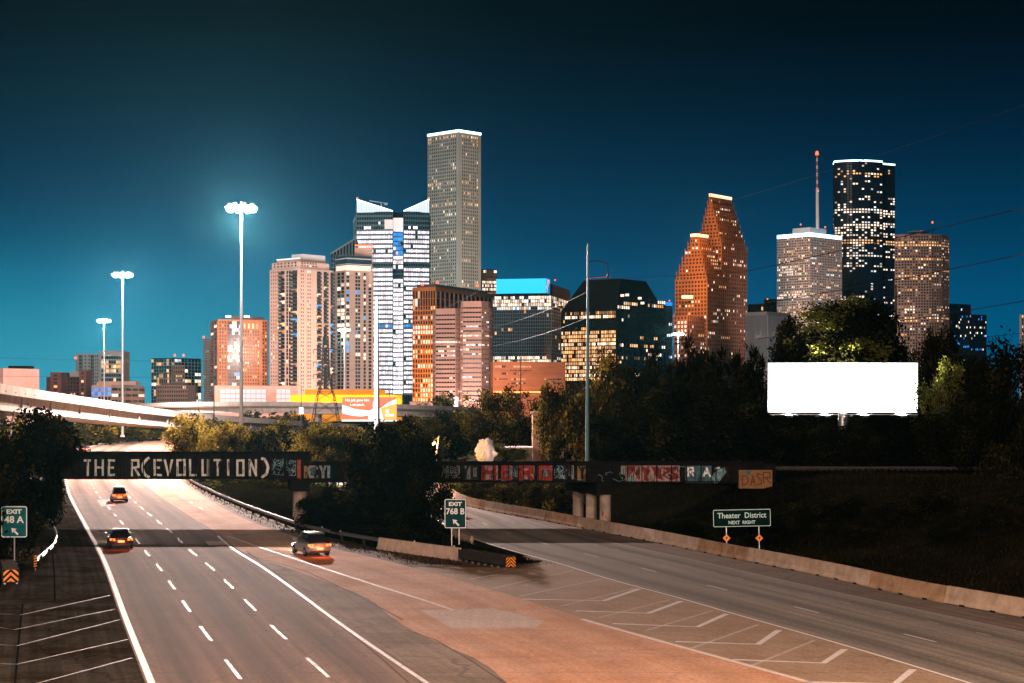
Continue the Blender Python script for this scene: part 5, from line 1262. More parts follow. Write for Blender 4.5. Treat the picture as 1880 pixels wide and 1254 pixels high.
high_mast('light mast shining at the foot of the red granite tower', 1245, 612, 830, 5.0e5*MP, 3.0)
# bare white monopole before the white tower
p = P(692, 546, 310); mb = MB(); mb.tube((p.x, p.y, 0), (p.x, p.y, p.z*0.55), 0.55, 0.42, 14); mb.tube((p.x, p.y, p.z*0.55), (p.x, p.y, p.z), 0.40, 0.26, 14)
T = thing('monopole', 'thick bare white steel pole rising from the trees before the white tower', 'pole', (p.x, p.y, 0)); mb.build('pole', mat('white_steel', (.80, .80, .86), .5, var=.05), T)
mb = MB(); mb.tube((p.x, p.y, 0), (p.x, p.y, .6), .9, .8, 14); mb.build('base_plate', M_conc, T)
# teal steel pole with a drooping arm, right of centre
YPp = 196.0
b = P(1078, 862, YPp); tp = P(1079.5, 447, YPp); T = thing('utility_pole', 'tall teal steel pole with a curved drooping arm right of centre', 'pole', (b.x, b.y, 4.0))
M_tealpole = mat('teal_steel', (.10, .24, .28), .45, .3, var=.15, scale=1)
mb = MB(); mb.tube((b.x, b.y, 0), tp, 0.27, 0.10, 12); mb.build('pole', M_tealpole, T)
mb = MB(); mb.path([P(1079.5, 481, YPp), P(1095, 479, YPp), P(1108, 481, YPp), P(1115, 485, YPp), P(1116, 492, YPp), P(1116, 506, YPp)], 0.07); arm = mb.build('arm', M_dsteel, T)
mb = MB(); mb.tube(P(1116, 503, YPp), P(1116, 510, YPp), .13, .13, 8); mb.build('bracket', M_dsteel, arm)
# sodium street lamp behind the bridge
Ys = 215.0; pz = P(803, 800, Ys); T = thing('street_lamp', 'glowing orange street lamp on a short pole behind the bridge', 'street lamp', (pz.x, pz.y, 2.0))
mb = MB(); mb.path([P(800, 860, Ys), P(801, 835, Ys), P(806, 800, Ys)], [.13, .12, .08]); mb.build('pole', mat('pale_pole', (.5, .42, .36), .7), T)
mb = MB(); mb.path([P(806, 803, Ys), P(800, 806, Ys), P(796, 809, Ys)], .05); mb.build('arm', M_steel, T)
lp = P(794, 812, Ys); mb = MB(); mb.tube(lp, lp+Vector((0, 0, .22)), .30, .16, 10); mb.build('lamp_head', M_dsteel, T)
mb = MB(); mb.tube(lp+Vector((0, 0, -.34)), lp, .22, .36, 10); mb.build('lens', emis('sodium', (1, .50, .12), 45), T)
lamp('sodium_light', lp+Vector((0, -.1, -.6)), 5000, (1, .45, .10), .25)
# small street lights on the ramps
def cobra(label, px, py_base, py_top, Y, side=-1, on=False):
    a, b = P(px, py_base, Y), P(px, py_top, Y); T = thing('street_lamp', label, 'street lamp', a)
    mb = MB(); mb.tube(a-Vector((0, 0, 1.5)), b, .16, .09, 8); mb.build('pole', M_dsteel, T)
    mb = MB(); mb.path([b, b+Vector((side*.9, 0, .25)), b+Vector((side*2.0, 0, .3))], .06); mb.build('arm', M_dsteel, T)
    mb = MB(); c = b+Vector((side*2.3, 0, .26)); mb.hexa([c+Vector(v) for v in ((-.5,-.2,-.1),(.5,-.2,-.1),(.5,.2,-.1),(-.5,.2,-.1),(-.35,-.12,.1),(.35,-.12,.1),(.35,.12,.1),(-.35,.12,.1))]); mb.build('lamp_head', M_dsteel, T)
for lx, ly, pw, lab in ((25, 30, 130000, 'right'), (-15, 24, 130000, 'left')):  # two added lamps on posts, unseen behind the viewpoint, to brighten the near pavement
    T = thing('street_lamp', 'added fill lamp on a post on the %s, unseen behind the viewpoint' % lab, 'street lamp', (lx, ly, 0)); mb = MB(); mb.tube((lx, ly, 0), (lx, ly, 18.4), .2, .1, 8); mb.build('pole', M_steel, T)
    mb = MB(); mb.path([(lx, ly, 18.3), (lx, ly+1.2, 18.7), (lx, ly+2.2, 18.7)], .06); mb.build('arm', M_steel, T); mb = MB(); mb.box((lx, ly+2.6, 18.65), (.4, .9, .18)); mb.build('lamp_head', M_steel, T)
    mb = MB(); mb.box((lx, ly+2.6, 18.54), (.3, .6, .03)); mb.build('lens', L_lamp, T); lamp('near_road_fill', (lx, ly+2.6, 18.3), pw, (1, .66, .46), .3)
cobra('thin lamp post on the flyover parapet left of the nearest light mast', 393, 760, 690, 390)
cobra('dark lamp post with a small sign beside the lattice pylon', 553, 774, 708, 470)
cobra('dark lamp post standing before the orange advertising billboard', 715, 781, 717, 600)
cobra('pale lamp post rising from the bend of the flyover parapet', 223, 740, 655, 310, -1)
c = P(553, 754, 469.6); mb = MB(); mb.box(c, (1.2, .05, 1.9)); single(mb, 'road_notice', M_saqua, 'small pale blue notice board hung on the dark lamp post', 'sign', c-Vector((0, 0, .95)))

# ---- lattice pylon
YL = 560.0; base = P(598, 768, YL); topz = Zt(618, YL); T = thing('lattice_pylon', 'dark steel lattice power pylon before the beige apartment towers', 'pylon', (base.x, base.y, base.z-3))
lv = [(base.z-3, 4.4), (Zt(735, YL), 3.0), (Zt(704, YL), 1.5), (Zt(690, YL), 1.1), (Zt(668, YL), 1.0), (Zt(645, YL), .9), (topz, .75)]
for sx_, sy_ in ((-1,-1),(1,-1),(1,1),(-1,1)):
    mb = MB()
    for k in range(len(lv)-1): mb.tube((base.x+sx_*lv[k][1], base.y+sy_*lv[k][1], lv[k][0]), (base.x+sx_*lv[k+1][1], base.y+sy_*lv[k+1][1], lv[k+1][0]), .14, .13, 5)
    mb.build('leg', M_dsteel, T)
mb = MB(); co = ((-1,-1),(1,-1),(1,1),(-1,1))
lv2 = []
for k in range(len(lv)-1):
    n_ = 3 if k in (3, 4, 5) else 2
    for s_ in range(n_): u = s_/n_; lv2.append((lv[k][0]+(lv[k+1][0]-lv[k][0])*u, lv[k][1]+(lv[k+1][1]-lv[k][1])*u))
lv2.append(lv[-1])
for k in range(len(lv2)-1):
    (z0, w0), (z1, w1) = lv2[k], lv2[k+1]
    for i in range(4):
        a, b = co[i], co[(i+1) % 4]
        mb.tube((base.x+a[0]*w0, base.y+a[1]*w0, z0), (base.x+b[0]*w1, base.y+b[1]*w1, z1), .07, .07, 4); mb.tube((base.x+b[0]*w0, base.y+b[1]*w0, z0), (base.x+a[0]*w1, base.y+a[1]*w1, z1), .07, .07, 4)
        mb.tube((base.x+a[0]*w1, base.y+a[1]*w1, z1), (base.x+b[0]*w1, base.y+b[1]*w1, z1), .07, .07, 4)
mb.build('bracing', M_dsteel, T, kind='stuff')
for py in (642, 665, 688):
    z = Zt(py, YL); mb = MB()
    for s_ in (-1, 1):
        for yy in (-.6, .6): mb.tube((base.x, base.y+yy, z+.5), (base.x+s_*4.0, base.y, z), .12, .06, 5); mb.tube((base.x, base.y+yy, z-.4), (base.x+s_*4.0, base.y, z), .09, .05, 5)
    o = mb.build('crossarm', M_dsteel, T)
    for s_ in (-1, 1): mb = MB(); mb.tube((base.x+s_*3.9, base.y, z), (base.x+s_*3.9, base.y, z-1.3), .09, .09, 5); mb.build('insulator', M_rubber, o)
# ---- wooden pole with cross arms before the terracotta building
Yw = 430.0; T = thing('utility_pole', 'dark wooden utility pole with cross arms before the terracotta building', 'pole', (*XY(956, Yw), 2))
a, b = P(956, 760, Yw), P(956, 655, Yw); mb = MB(); mb.tube(a, b, .17, .12, 8); mb.build('pole', M_wood, T)
for py, hw in ((662, 2.6), (680, 2.6)):
    c = P(956, py, Yw); mb = MB(); mb.box(c+Vector((0, -.2, 0)), (hw*2, .14, .16)); cr_ = mb.build('crossarm', M_wood, T)
    for s_ in (-.9, -.5, .5, .9): mb = MB(); mb.tube(c+Vector((s_*hw, -.2, .08)), c+Vector((s_*hw, -.2, .35)), .06, .05, 6); mb.build('insulator', M_rubber, cr_)
mb = MB(); c = P(956, 690, Yw); mb.tube(c+Vector((-1.5, -.2, 1.4)), c+Vector((0, -.1, 0)), .05); mb.tube(c+Vector((1.5, -.2, 1.4)), c+Vector((0, -.1, 0)), .05); mb.build('brace', M_wood, T, kind='stuff')
# ---- lattice-like tall pole behind the billboard
T = thing('utility_pole', 'dark slender pole rising behind the white billboard', 'pole', (*XY(1644, 205), 4)); mb = MB(); mb.tube(P(1644, 800, 205), P(1645, 522, 205), .16, .11, 8); mb.build('pole', M_wood, T)
for py in (527, 545): c = P(1645, py, 205); mb = MB(); mb.box(c+Vector((0, -.12, 0)), (1.0, .1, .12)); mb.build('crossarm', M_wood, T)

# ================================================================== overhead wires
def wire(label, pts, r, matl=None, group='overhead power lines'):
    pts = [P(*p) for p in pts]; dense = []
    for i in range(len(pts)-1):
        for k in range(12): dense.append(pts[i].lerp(pts[i+1], k/12))
    dense.append(pts[-1]); mb = MB(); mb.path(dense, r, 5); c = dense[0]
    return single(mb, 'power_line', matl or M_wire, label, 'power line', c, group)
def sag(x0, y0, Y0, x1, y1, Y1, s_, n=8): return [(x0+(x1-x0)*k/n, y0+(y1-y0)*k/n+s_*4*(k/n)*(1-k/n), Y0+(Y1-Y0)*k/n) for k in range(n+1)]
M_wire_l = mat('aluminium_cable', (.25, .26, .27), .9, 0, var=.05, spec=.1)
wire('uppermost thick wire at right, crossing before the brown tower', sag(2050, 338, 150, 1370, 498, 230, 4), .05)
wire('upper wire passing left from the red granite tower to the teal pole', sag(1370, 498, 230, 1085, 511, 260, 3), .03)
wire('middle thick wire at right, sloping down to the ribbed block', sag(2050, 428, 150, 1370, 562, 240, 6), .05)
wire('lower wire at right, ending behind the billboard trees', sag(2050, 520, 150, 1390, 622, 250, 8), .045)
wire('lowest wire at right above the dark tree tops', sag(2050, 592, 170, 1645, 632, 205, 3), .025)
wire('faint high wire in the upper right sky', sag(2050, 130, 190, 1330, 372, 320, 8), .035)
wire('pale cable rising right to the teal pole, upper one', sag(905, 601, 430, 1080, 535, 200, 6), .022, M_wire_l)
wire('pale cable rising right to the teal pole, lower one', sag(905, 635, 430, 1080, 582, 200, 6), .022, M_wire_l)
wire('pale cable running from the pylon past the orange mid-rise', sag(600, 640, 560, 905, 520, 430, 14), .025, M_wire_l)
wire('thin cable running from the pylon past the banded block', sag(604, 688, 560, 905, 592, 430, 12), .035)
wire('faint level cable high over the low buildings at left', sag(-30, 656, 420, 600, 664, 560, 3), .028)
wire('faint level cable low over the low buildings at left', sag(-30, 690, 420, 600, 690, 560, 3), .028)

# ================================================================== billboards
YBB = 182.0
c0 = P(1410, 757, YBB); c1 = P(1685, 666, YBB); bx = (c0.x+c1.x)/2; bz = gz(bx, YBB)
BBT = thing('billboard', 'large blank white floodlit billboard on a single post', 'billboard', (bx, YBB+.6, bz))
mb = MB(); mb.box((bx, YBB+.25, (c0.z+c1.z)/2), (c1.x-c0.x-.04, .4, c1.z-c0.z-.04)); mb.build('backing', M_dsteel, BBT)
M_bb = mat('billboard_vinyl', (.82, .82, .84), .6, var=.03, scale=.6)
npn = 12
for k in range(npn):
    xa_, xb_ = c0.x+(c1.x-c0.x)*k/npn, c0.x+(c1.x-c0.x)*(k+1)/npn
    mb = MB(); mb.box(((xa_+xb_)/2, YBB+.02, (c0.z+c1.z)/2), (xb_-xa_-.008, .05, c1.z-c0.z)); mb.build('panel', M_bb, BBT)
mb = MB(); mb.tube((P(1547, 760, YBB+.9).x, YBB+.9, bz-.5), (P(1547, 760, YBB+.9).x, YBB+.9, c0.z+1.5), .48, .48, 16); mb.build('post', M_steel, BBT)
mb = MB(); mb.box((bx, YBB-.75, c0.z-.22), (c1.x-c0.x-.3, 1.2, .07)); mb.build('catwalk', M_steel, BBT)
for k in range(7): x = c0.x+.4+(c1.x-c0.x-.8)*k/6; mb = MB(); mb.tube((x, YBB+.3, c0.z-.25), (x, YBB-1.4, c0.z-.3), .05); mb.build('bracket', M_steel, BBT)
for k in range(4):
    x = c0.x+(c1.x-c0.x)*(.125+.25*k)
    mb = MB(); mb.tube((x, YBB-.9, c0.z-.3), (x, YBB-2.2, c0.z-.45), .04); mb.box((x, YBB-2.3, c0.z-.42), (.55, .3, .22)); f = mb.build('floodlight', M_dsteel, BBT)
    mb = MB(); mb.box((x, YBB-2.26, c0.z-.295), (.45, .2, .02)); mb.build('lens', emis('flood_lens', (.85, .95, 1), 20), f)
    l_ = lamp('billboard_flood', (x, YBB-2.26, c0.z-.2), 5200, (.86, .95, 1.0), .12, 'SPOT', spot=R(125), blend=.6); aim(l_, (x, YBB+.6, c0.z+3.2))
# the reverse side has its own floods, which catch the leaves behind and beside the panel
for px, tx, ty, tY in ((1500, 1512, 632, 188), (1560, 1552, 618, 187), (1676, 1716, 700, 181)):
    x = P(px, 757, YBB+2.2).x; mb = MB(); mb.tube((x, YBB+.5, c0.z-.3), (x, YBB+2.2, c0.z-.4), .04); mb.box((x, YBB+2.3, c0.z-.36), (.55, .3, .22)); f = mb.build('floodlight', M_dsteel, BBT)
    mb = MB(); mb.box((x, YBB+2.3, c0.z-.235), (.45, .2, .02)); mb.build('lens', emis('flood_lens', (.85, .95, 1), 20), f)
    l_ = lamp('billboard_back_flood', (x, YBB+2.3, c0.z-.15), 60000, (1, .93, .74), .1, 'SPOT', spot=R(28), blend=.3); aim(l_, P(tx, ty, tY))
# advertising billboard, orange
YA = 545.0
a0, a1 = P(628, 770, YA), P(728, 729, YA); T = thing('billboard', 'orange advertising billboard with a swoosh and the words his job gave him a six-pack', 'billboard', ((a0.x+a1.x)/2, YA+.5, 0)); wA, hA = a1.x-a0.x, a1.z-a0.z
M_ad = emis('ad_orange', (1.0, .12, .01), .75); M_adw = emis('ad_white', (1, .93, .88), .95); M_ady = emis('ad_amber', (1, .42, .02), .85); M_adb = emis('ad_shirt', (.70, .86, 1), .9)
mb = MB(); mb.box(((a0.x+a1.x)/2, YA+.25, (a0.z+a1.z)/2), (wA, .45, hA)); face_ = mb.build('panel', M_ad, T)
def ad(pts, m_, dy, name): mb = MB(); mb.poly([(a0.x+u*wA, YA+dy, a0.z+v*hA) for u, v in pts]); return mb.build(name, m_, face_, fix=False)
up = [(0, .66), (.1, .58), (.22, .48), (.35, .43), (.5, .40), (.62, .42), (.72, .52), (.85, .76), (1, .92)]; lo_ = [(1, .70), (.85, .62), (.72, .38), (.62, .28), (.5, .18), (.35, .13), (.2, .16), (.08, .22), (0, .27)]
mb = MB()
for i in range(8):
    u0, u1 = up[i], up[i+1]; l0, l1 = lo_[8-i], lo_[7-i]
    mb.quad(*[(a0.x+u*wA, YA-.01, a0.z+v*hA) for u, v in (l0, l1, u1, u0)])
mb.build('swoosh', M_adw, face_, fix=False)
ad([(.74, .02), (1, .02), (1, .69), (.86, .62), (.71, .5)], M_ady, -.02, 'amber_field')
ad([(.48, .0), (.48, .22), (.51, .40), (.57, .48), (.66, .48), (.72, .42), (.74, .22), (.76, .0)], M_adb, -.03, 'printed_shirt')
ad([(.57, .48), (.56, .66), (.565, .80), (.60, .86), (.645, .80), (.65, .62), (.635, .48)], emis('ad_face', (1, .80, .70), .9), -.035, 'printed_head')
for u, v, w_, h_ in ((.585, .74, .02, .03), (.615, .74, .02, .03), (.595, .60, .035, .03)): ad([(u-w_/2, v-h_/2), (u+w_/2, v-h_/2), (u+w_/2, v+h_/2), (u-w_/2, v+h_/2)], M_lblue, -.04, 'printed_feature')
ad([(.83+.035*math.cos(k*.63), .37+.085*math.sin(k*.63)) for k in range(10)], M_adw, -.04, 'printed_emblem')
ad([(.79, .14), (.95, .14), (.95, .24), (.79, .24)], M_adw, -.04, 'printed_block')
text_mesh('lettering', 'His job gave him', 1.15, M_adw, face_, (a0.x+wA*.28-T.location.x, -.545, a0.z+hA*.86-T.location.z), wA*.44, bold=.03)
text_mesh('lettering', 'a six-pack.', 1.15, M_adw, face_, (a0.x+wA*.28-T.location.x, -.545, a0.z+hA*.66-T.location.z), wA*.27, bold=.03)
mb = MB(); mb.box(((a0.x+a1.x)/2, YA-.4, a0.z-.35), (wA, 1.0, .5)); mb.build('catwalk', M_adw, T)
mb = MB(); mb.tube(((a0.x+a1.x)/2, YA+.6, -1), ((a0.x+a1.x)/2, YA+.6, a0.z+.5), .45, .45, 12); mb.build('post', M_dsteel, T)

# ================================================================== sculpture and walls behind the bridge
Yst = 222.0; hc = P(893, 828, Yst); T = thing('bust_sculpture', 'giant white sculpted bust with curled hair looking right behind the bridge', 'statue', (hc.x, hc.y, 2.5))
bm = bmesh.new(); bmesh.ops.create_icosphere(bm, subdivisions=5, radius=1.0)
fdir = Vector((math.cos(R(-28)), math.sin(R(-28)), 0)); sdir = Vector((-fdir.y, fdir.x, 0)); up_ = Vector((0, 0, 1))
def bump(d, cf, cs, cu, amp, sig):
    c = (fdir*cf+sdir*cs+up_*cu).normalized(); return amp*math.exp(-((d-c).length/sig)**2)
for v in bm.verts:
    d = v.co.normalized(); f = d.dot(fdir); s_ = d.dot(sdir)
    k = 1.0
    k += bump(d, 1, 0, -.12, .42, .17) + bump(d, 1, 0, .0, .2, .13) + bump(d, 1, 0, .28, .07, .22) + bump(d, 1, 0, -.85, .12, .25) + bump(d, 1, 0, -.48, .06, .14)
    for q in (-1, 1): k += bump(d, 1, .33*q, .08, -.20, .16) + bump(d, .8, .5*q, -.2, .05, .2) + bump(d, .1, q, -.02, .06, .14)
    hair = max(0.0, min(1.0, (.42-f)*3 + max(0, d.z-.55)*3))
    nz = noise.fractal(d*3.2, .6, 2.1, 4); k += hair*(.16+.30*nz)
    v.co = Vector((d.x*.92, d.y*.92, d.z*1.25))*k*1.16
me = bpy.data.meshes.new('head'); bm.to_mesh(me); bm.free(); me.polygons.foreach_set('use_smooth', [True]*len(me.polygons)); M_plaster = mat('white_plaster', (.62, .55, .55), .8, var=.08, scale=2, bump=.1); me.materials.append(M_plaster)
ho = bpy.data.objects.new('head', me); S.collection.objects.link(ho); ho.parent = T; ho.location = (0, 0, hc.z-2.5-.2)
mb = MB(); mb.tube((0, 0, hc.z-2.5-2.2), (0, 0, hc.z-2.5-.9), .62, .5, 14); mb.build('neck', M_plaster, T, world=False, smooth=True)
mb = MB(); z_ = hc.z-2.5-2.0; mb.prism([(-1.6, -.6), (1.6, -.6), (1.9, .2), (1.2, .8), (-1.2, .8), (-1.9, .2)], -.5, z_); mb.build('shoulders', M_plaster, T, world=False)
l_ = lamp('bust_spotlight', hc+Vector((2.5, -5.0, .5)), 330, (1, .86, .84), .3, 'SPOT', spot=R(60)); aim(l_, hc)
a, b = P(978, 760, 246), P(1040, 850, 246); mb = MB(); mb.box(((a.x+b.x)/2, 252, a.z/2), (b.x-a.x, 10, a.z)); T = thing('studio_building', 'plain pale pink wall of a building half hidden by trees', 'building', ((a.x+b.x)/2, 247, 0)); mb.build('wall', W_pink, T)
mb = MB(); mb.box(((a.x+b.x)/2, 252, a.z+.15), (b.x-a.x+.4, 10.4, .3)); mb.build('roof_edge', W_beige2, T)
a, b = P(900, 823, 240), P(978, 850, 240); T = thing('low_shed', 'low brownish shed with a pale roof edge beside the pink wall', 'shed', ((a.x+b.x)/2, 241, 0)); mb = MB(); mb.box(((a.x+b.x)/2, 243, a.z/2), (b.x-a.x-.05, 6, a.z)); mb.build('wall', W_brown, T)
mb = MB(); mb.box(((a.x+b.x)/2, 243, a.z+.06), (b.x-a.x, 6.4, .14)); mb.build('roof', W_white, T)

# ================================================================== cars on the lanes, tail lamps lit
def make_car(body_col, seed, suv=False):
    nm = 'car_paint_%d' % seed; m, t_, b_ = _new(nm); b_.inputs['Base Color'].default_value = (*body_col, 1); b_.inputs['Roughness'].default_value = .28; b_.inputs['Metallic'].default_value = .35; b_.inputs['Coat Weight'].default_value = .6
    T = thing('car', 'x', 'car', (0, 0, 0), 0, 'cars driving away on the highway')
    L, W = (4.7, 1.84); top = 1.72 if suv else 1.44; belt = 1.02 if suv else .92
    def loft(secs, name, mt):
        mb = MB(); n = 12
        for (y, hw, z0, z1, rr) in secs:
            for k in range(n):
                a = 2*math.pi*(k+.5)/n; c, s_ = math.cos(a), math.sin(a); e = .42
                x = hw*math.copysign(abs(c)**e, c); z = (z0+z1)/2+(z1-z0)/2*math.copysign(abs(s_)**e, s_)
                if z > (z0+z1)/2: x *= rr
                mb.v.append((x, y, z))
        for i in range(len(secs)-1):
            for k in range(n): j = (k+1) % n; mb.f.append((i*n+k, i*n+j, (i+1)*n+j, (i+1)*n+k)); mb.m.append(0)
        mb.f.append(tuple(range(n))); mb.m.append(0); mb.f.append(tuple(reversed(range((len(secs)-1)*n, len(secs)*n)))); mb.m.append(0)
        return mb.build(name, mt, T, world=False, smooth=True)
    w = W/2
    body = loft([(-L/2, w*.86, .40, belt-.08, .93), (-L/2+.12, w*.95, .28, belt, .93), (-L/2+.8, w, .22, belt+.03, .95), (0, w, .20, belt, .96), (L/2-1.3, w, .22, belt-.06, .95), (L/2-.35, w*.95, .24, belt-.20, .93), (L/2, w*.82, .34, belt-.34, .92)], 'body', m)
    yb = -L/2+(.25 if suv else .75)
    loft([(yb, w*.80, belt-.1, belt, .95), (yb+.35, w*.84, belt-.1, top-.14, .80), (yb+.8, w*.86, belt-.1, top-.03, .76), (.1, w*.87, belt-.1, top-.02, .76), (.75, w*.86, belt-.1, top-.16, .80), (1.35, w*.82, belt-.1, belt-.02, .95)], 'cabin_glass', M_glass)
    loft([(yb+.55, w*.62, top-.10, top-.0, .9), (yb+.9, w*.70, top-.07, top+.02, .9), (.1, w*.70, top-.06, top+.02, .9), (.55, w*.64, top-.12, top-.03, .9)], 'roof', m)
    for sx_ in (-1, 1):
        for yy in (-1.38, 1.40):
            mb = MB(); mb.tube((sx_*(w-.22), yy, .33), (sx_*(w+.01), yy, .33), .33, .33, 18); wh = mb.build('wheel', M_rubber, T, world=False)
            mb = MB(); mb.tube((sx_*(w-.05), yy, .33), (sx_*(w+.02), yy, .33), .20, .19, 10); mb.build('rim', M_steel, wh, world=False)
        mb = MB(); mb.hexa([(sx_*w*.52, -L/2-.03, belt-.25), (sx_*w*.92, -L/2+.04, belt-.25), (sx_*w*.92, -L/2+.22, belt-.25), (sx_*w*.52, -L/2+.14, belt-.25), (sx_*w*.52, -L/2-.03, belt-.10), (sx_*w*.90, -L/2+.04, belt-.10), (sx_*w*.90, -L/2+.22, belt-.10), (sx_*w*.52, -L/2+.14, belt-.10)]); mb.build('tail_lamp', emis('tail_lamp', (1, .07, .01), 9), T, world=False)
        mb = MB(); mb.box((sx_*w*.66, L/2-.06, .62), (.36, .14, .13)); mb.build('headlamp', emis('headlamp', (1, .9, .75), 12), T, world=False)
        mb = MB(); mb.box((sx_*(w+.08), .95, belt+.08), (.16, .10, .12)); mb.build('mirror', m, T, world=False)
    mb = MB(); mb.box((0, -L/2-.02, .60), (.5, .03, .16)); mb.build('number_plate', M_swhite, T, world=False)
    mb = MB(); mb.box((0, -L/2+.02, .36), (W*.8, .1, .16)); mb.build('bumper', M_rubber, T, world=False)
    return T
car_a = make_car((.05, .055, .06), 1); car_b = make_car((.42, .42, .43), 2, True); car_c = make_car((.16, .02, .02), 3)
def lane_c(k): return lambda y: A1(y)+.25+(A2(y)-.55-A1(y))*(k+.5)/3
spots = [(car_a, lane_c(0), 139, 'dark saloon car with lit tail lamps in the left lane before the bridge'),
         (car_b, lane_c(1), 205, 'grey sport utility car with lit tail lamps in the middle lane beyond the bridge'),
         (car_b, lambda y: A3(y)+.55*(A4(y)-A3(y)), 132, 'grey sport utility car with lit tail lamps on the ramp beside the median guardrail'),
         (car_c, lane_c(0), 428, 'distant dark red saloon car on the bend above the bridge'),
         (car_a, lambda y: A5(y)+.30*(A6(y)-A5(y)), 178, 'dark saloon car with lit tail lamps on the exit road right of the median trees')]
used = set()
for src, f, y, lab in spots:
    o = src if src.name not in used else copy_tree(src); used.add(src.name)
    o.location = (f(y), y, .012); o.rotation_euler = (0, 0, math.atan2(-(f(y+2)-f(y-2)), 4)); o['label'] = lab
    h_ = Vector((f(y+2)-f(y-2), 4, 0)).normalized(); n_ = Vector((h_.y, -h_.x, 0)); p = Vector((f(y), y, 0))
    l_ = lamp('headlight_beam', p+h_*2.5+Vector((0, 0, .65)), 2500, (1, .88, .72), .15, 'SPOT', spot=R(60), blend=.7); aim(l_, p+h_*22)
    lamp('tail_glow', p-h_*2.75+Vector((0, 0, .75)), 60, (1, .13, .02), .3)

# ================================================================== trees, bushes, grass
def leaf_mesh(name, seed, clumps, per, leaf, rad=1.0, flat=1.0, mats=None, frond=False, bright=0.12, hollow=.35):
    rr = np.random.default_rng(seed); V = []; Fc = []; MI = []
    # uneven outline: a few big lobes
    lobes = rr.normal(size=(7, 3)); lobes /= np.linalg.norm(lobes, axis=1)[:, None]; lobes[:, 2] = lobes[:, 2]*.9+.1
    for c in range(clumps):
        lb = lobes[rr.integers(7)]*rr.uniform(.35, .72); d = rr.normal(size=3); d /= np.linalg.norm(d); cen = lb+d*rr.uniform(hollow*.3, .42)
        cen[2] *= flat; cr = rr.uniform(.10, .20); mi = 1 if rr.random() < bright else 0
        n_ = int(per*rr.uniform(.6, 1.4))
        for _ in range(n_):
            if frond:
                a = rr.uniform(0, 6.28); el = rr.uniform(-.3, 1.2); dirv = np.array([math.cos(a)*math.cos(el), math.sin(a)*math.cos(el), math.sin(el)])
                p0 = cen+dirv*.03; side = np.cross(dirv, [0, 0, 1]); side /= (np.linalg.norm(side)+1e-6); ln = leaf*rr.uniform(3, 6); w_ = leaf*.35
                q = [p0, p0+dirv*ln*.5+side*w_, p0+dirv*ln+np.array([0, 0, -.2*ln]), p0+dirv*ln*.5-side*w_]
            else:
                p = cen+rr.normal(size=3)*cr*.55; u = rr.normal(size=3); u /= np.linalg.norm(u); v = np.cross(u, rr.normal(size=3)); v /= (np.linalg.norm(v)+1e-6); s_ = leaf*rr.uniform(.6, 1.3)
                q = [p-u*s_*.7, p+v*s_*.42, p+u*s_*.7, p-v*s_*.42]
            k = len(V); V += [tuple(x) for x in q]; Fc.append((k, k+1, k+2, k+3)); MI.append(mi)
    V = np.array(V); lo_q, hi_q = np.percentile(V, 1.0, axis=0), np.percentile(V, 99.0, axis=0); V = (V-(lo_q+hi_q)/2)/((hi_q-lo_q)/2); ctr = V.reshape(-1, 4, 3).mean(axis=1); keep = np.linalg.norm(ctr, axis=1) < 1.22; V = V.reshape(-1, 4, 3)[keep].reshape(-1, 3); MI = [m_ for m_, k_ in zip(MI, keep) if k_]; Fc = [(4*i, 4*i+1, 4*i+2, 4*i+3) for i in range(len(MI))]; V = [tuple(x) for x in V]
    me = bpy.data.meshes.new(name); me.from_pydata(V, [], Fc)
    for m_ in mats: me.materials.append(m_)
    me.polygons.foreach_set('material_index', MI); me.update(); return me
CR = {'dark': [leaf_mesh('crown_dark%d' % k, 10+k, 150, 115, .042, mats=[M_leaf_d, M_leaf_m], bright=.2) for k in range(3)],
      'mid': [leaf_mesh('crown_mid%d' % k, 20+k, 120, 105, .046, mats=[M_leaf_m, M_leaf_y], bright=.2) for k in range(3)],
      'yellow': [leaf_mesh('crown_yellow%d' % k, 30+k, 80, 90, .05, mats=[M_leaf_y, M_leaf_m], bright=.25, flat=.8) for k in range(2)],
      'lime': [leaf_mesh('crown_lime%d' % k, 40+k, 80, 85, .055, mats=[M_leaf_l, M_leaf_d], bright=.3) for k in range(2)],
      'frond': [leaf_mesh('crown_frond%d' % k, 50+k, 110, 60, .045, mats=[M_leaf_d, M_leaf_m], frond=True, bright=.15) for k in range(2)],
      'darklit': [leaf_mesh('crown_darklit%d' % k, 70+k, 150, 110, .042, mats=[M_leaf_d, M_leaf_l], bright=.16) for k in range(2)],  # lime clumps put floodlit patches into the dark crown's colour
      'lit': [leaf_mesh('crown_lit0', 80, 150, 115, .042, mats=[M_leaf_d, M_leaf_l], bright=.3)],  # same, with a larger share of clumps coloured as floodlit leaves
      'far': [leaf_mesh('crown_far%d' % k, 60+k, 60, 45, .08, mats=[M_leaf_m, M_leaf_y], bright=.25) for k in range(2)]}
def trunk_mesh(seed):
    rr = random.Random(seed); mb = MB(); p = Vector((0, 0, 0)); pts = [p.copy()]
    for k in range(5): p = p+Vector((rr.uniform(-.06, .06), rr.uniform(-.06, .06), .2)); pts.append(p.copy())
    mb.path(pts, [.055, .046, .042, .036, .03, .018], 7)
    for k in range(9):
        a = rr.uniform(0, 6.28); s_ = pts[rr.choice((2, 3, 3, 4, 4))]; e = s_+Vector((math.cos(a)*rr.uniform(.25, .55), math.sin(a)*rr.uniform(.25, .55), rr.uniform(.15, .5)))
        m_ = s_.lerp(e, .5)+Vector((0, 0, -.04)); mb.path([s_, m_, e], [.024, .016, .007], 5)
    o = mb.build('trunk', M_bark, None, world=False); me = o.data; bpy.data.objects.remove(o); return me
TR = [trunk_mesh(k) for k in range(4)]
NT = [0]
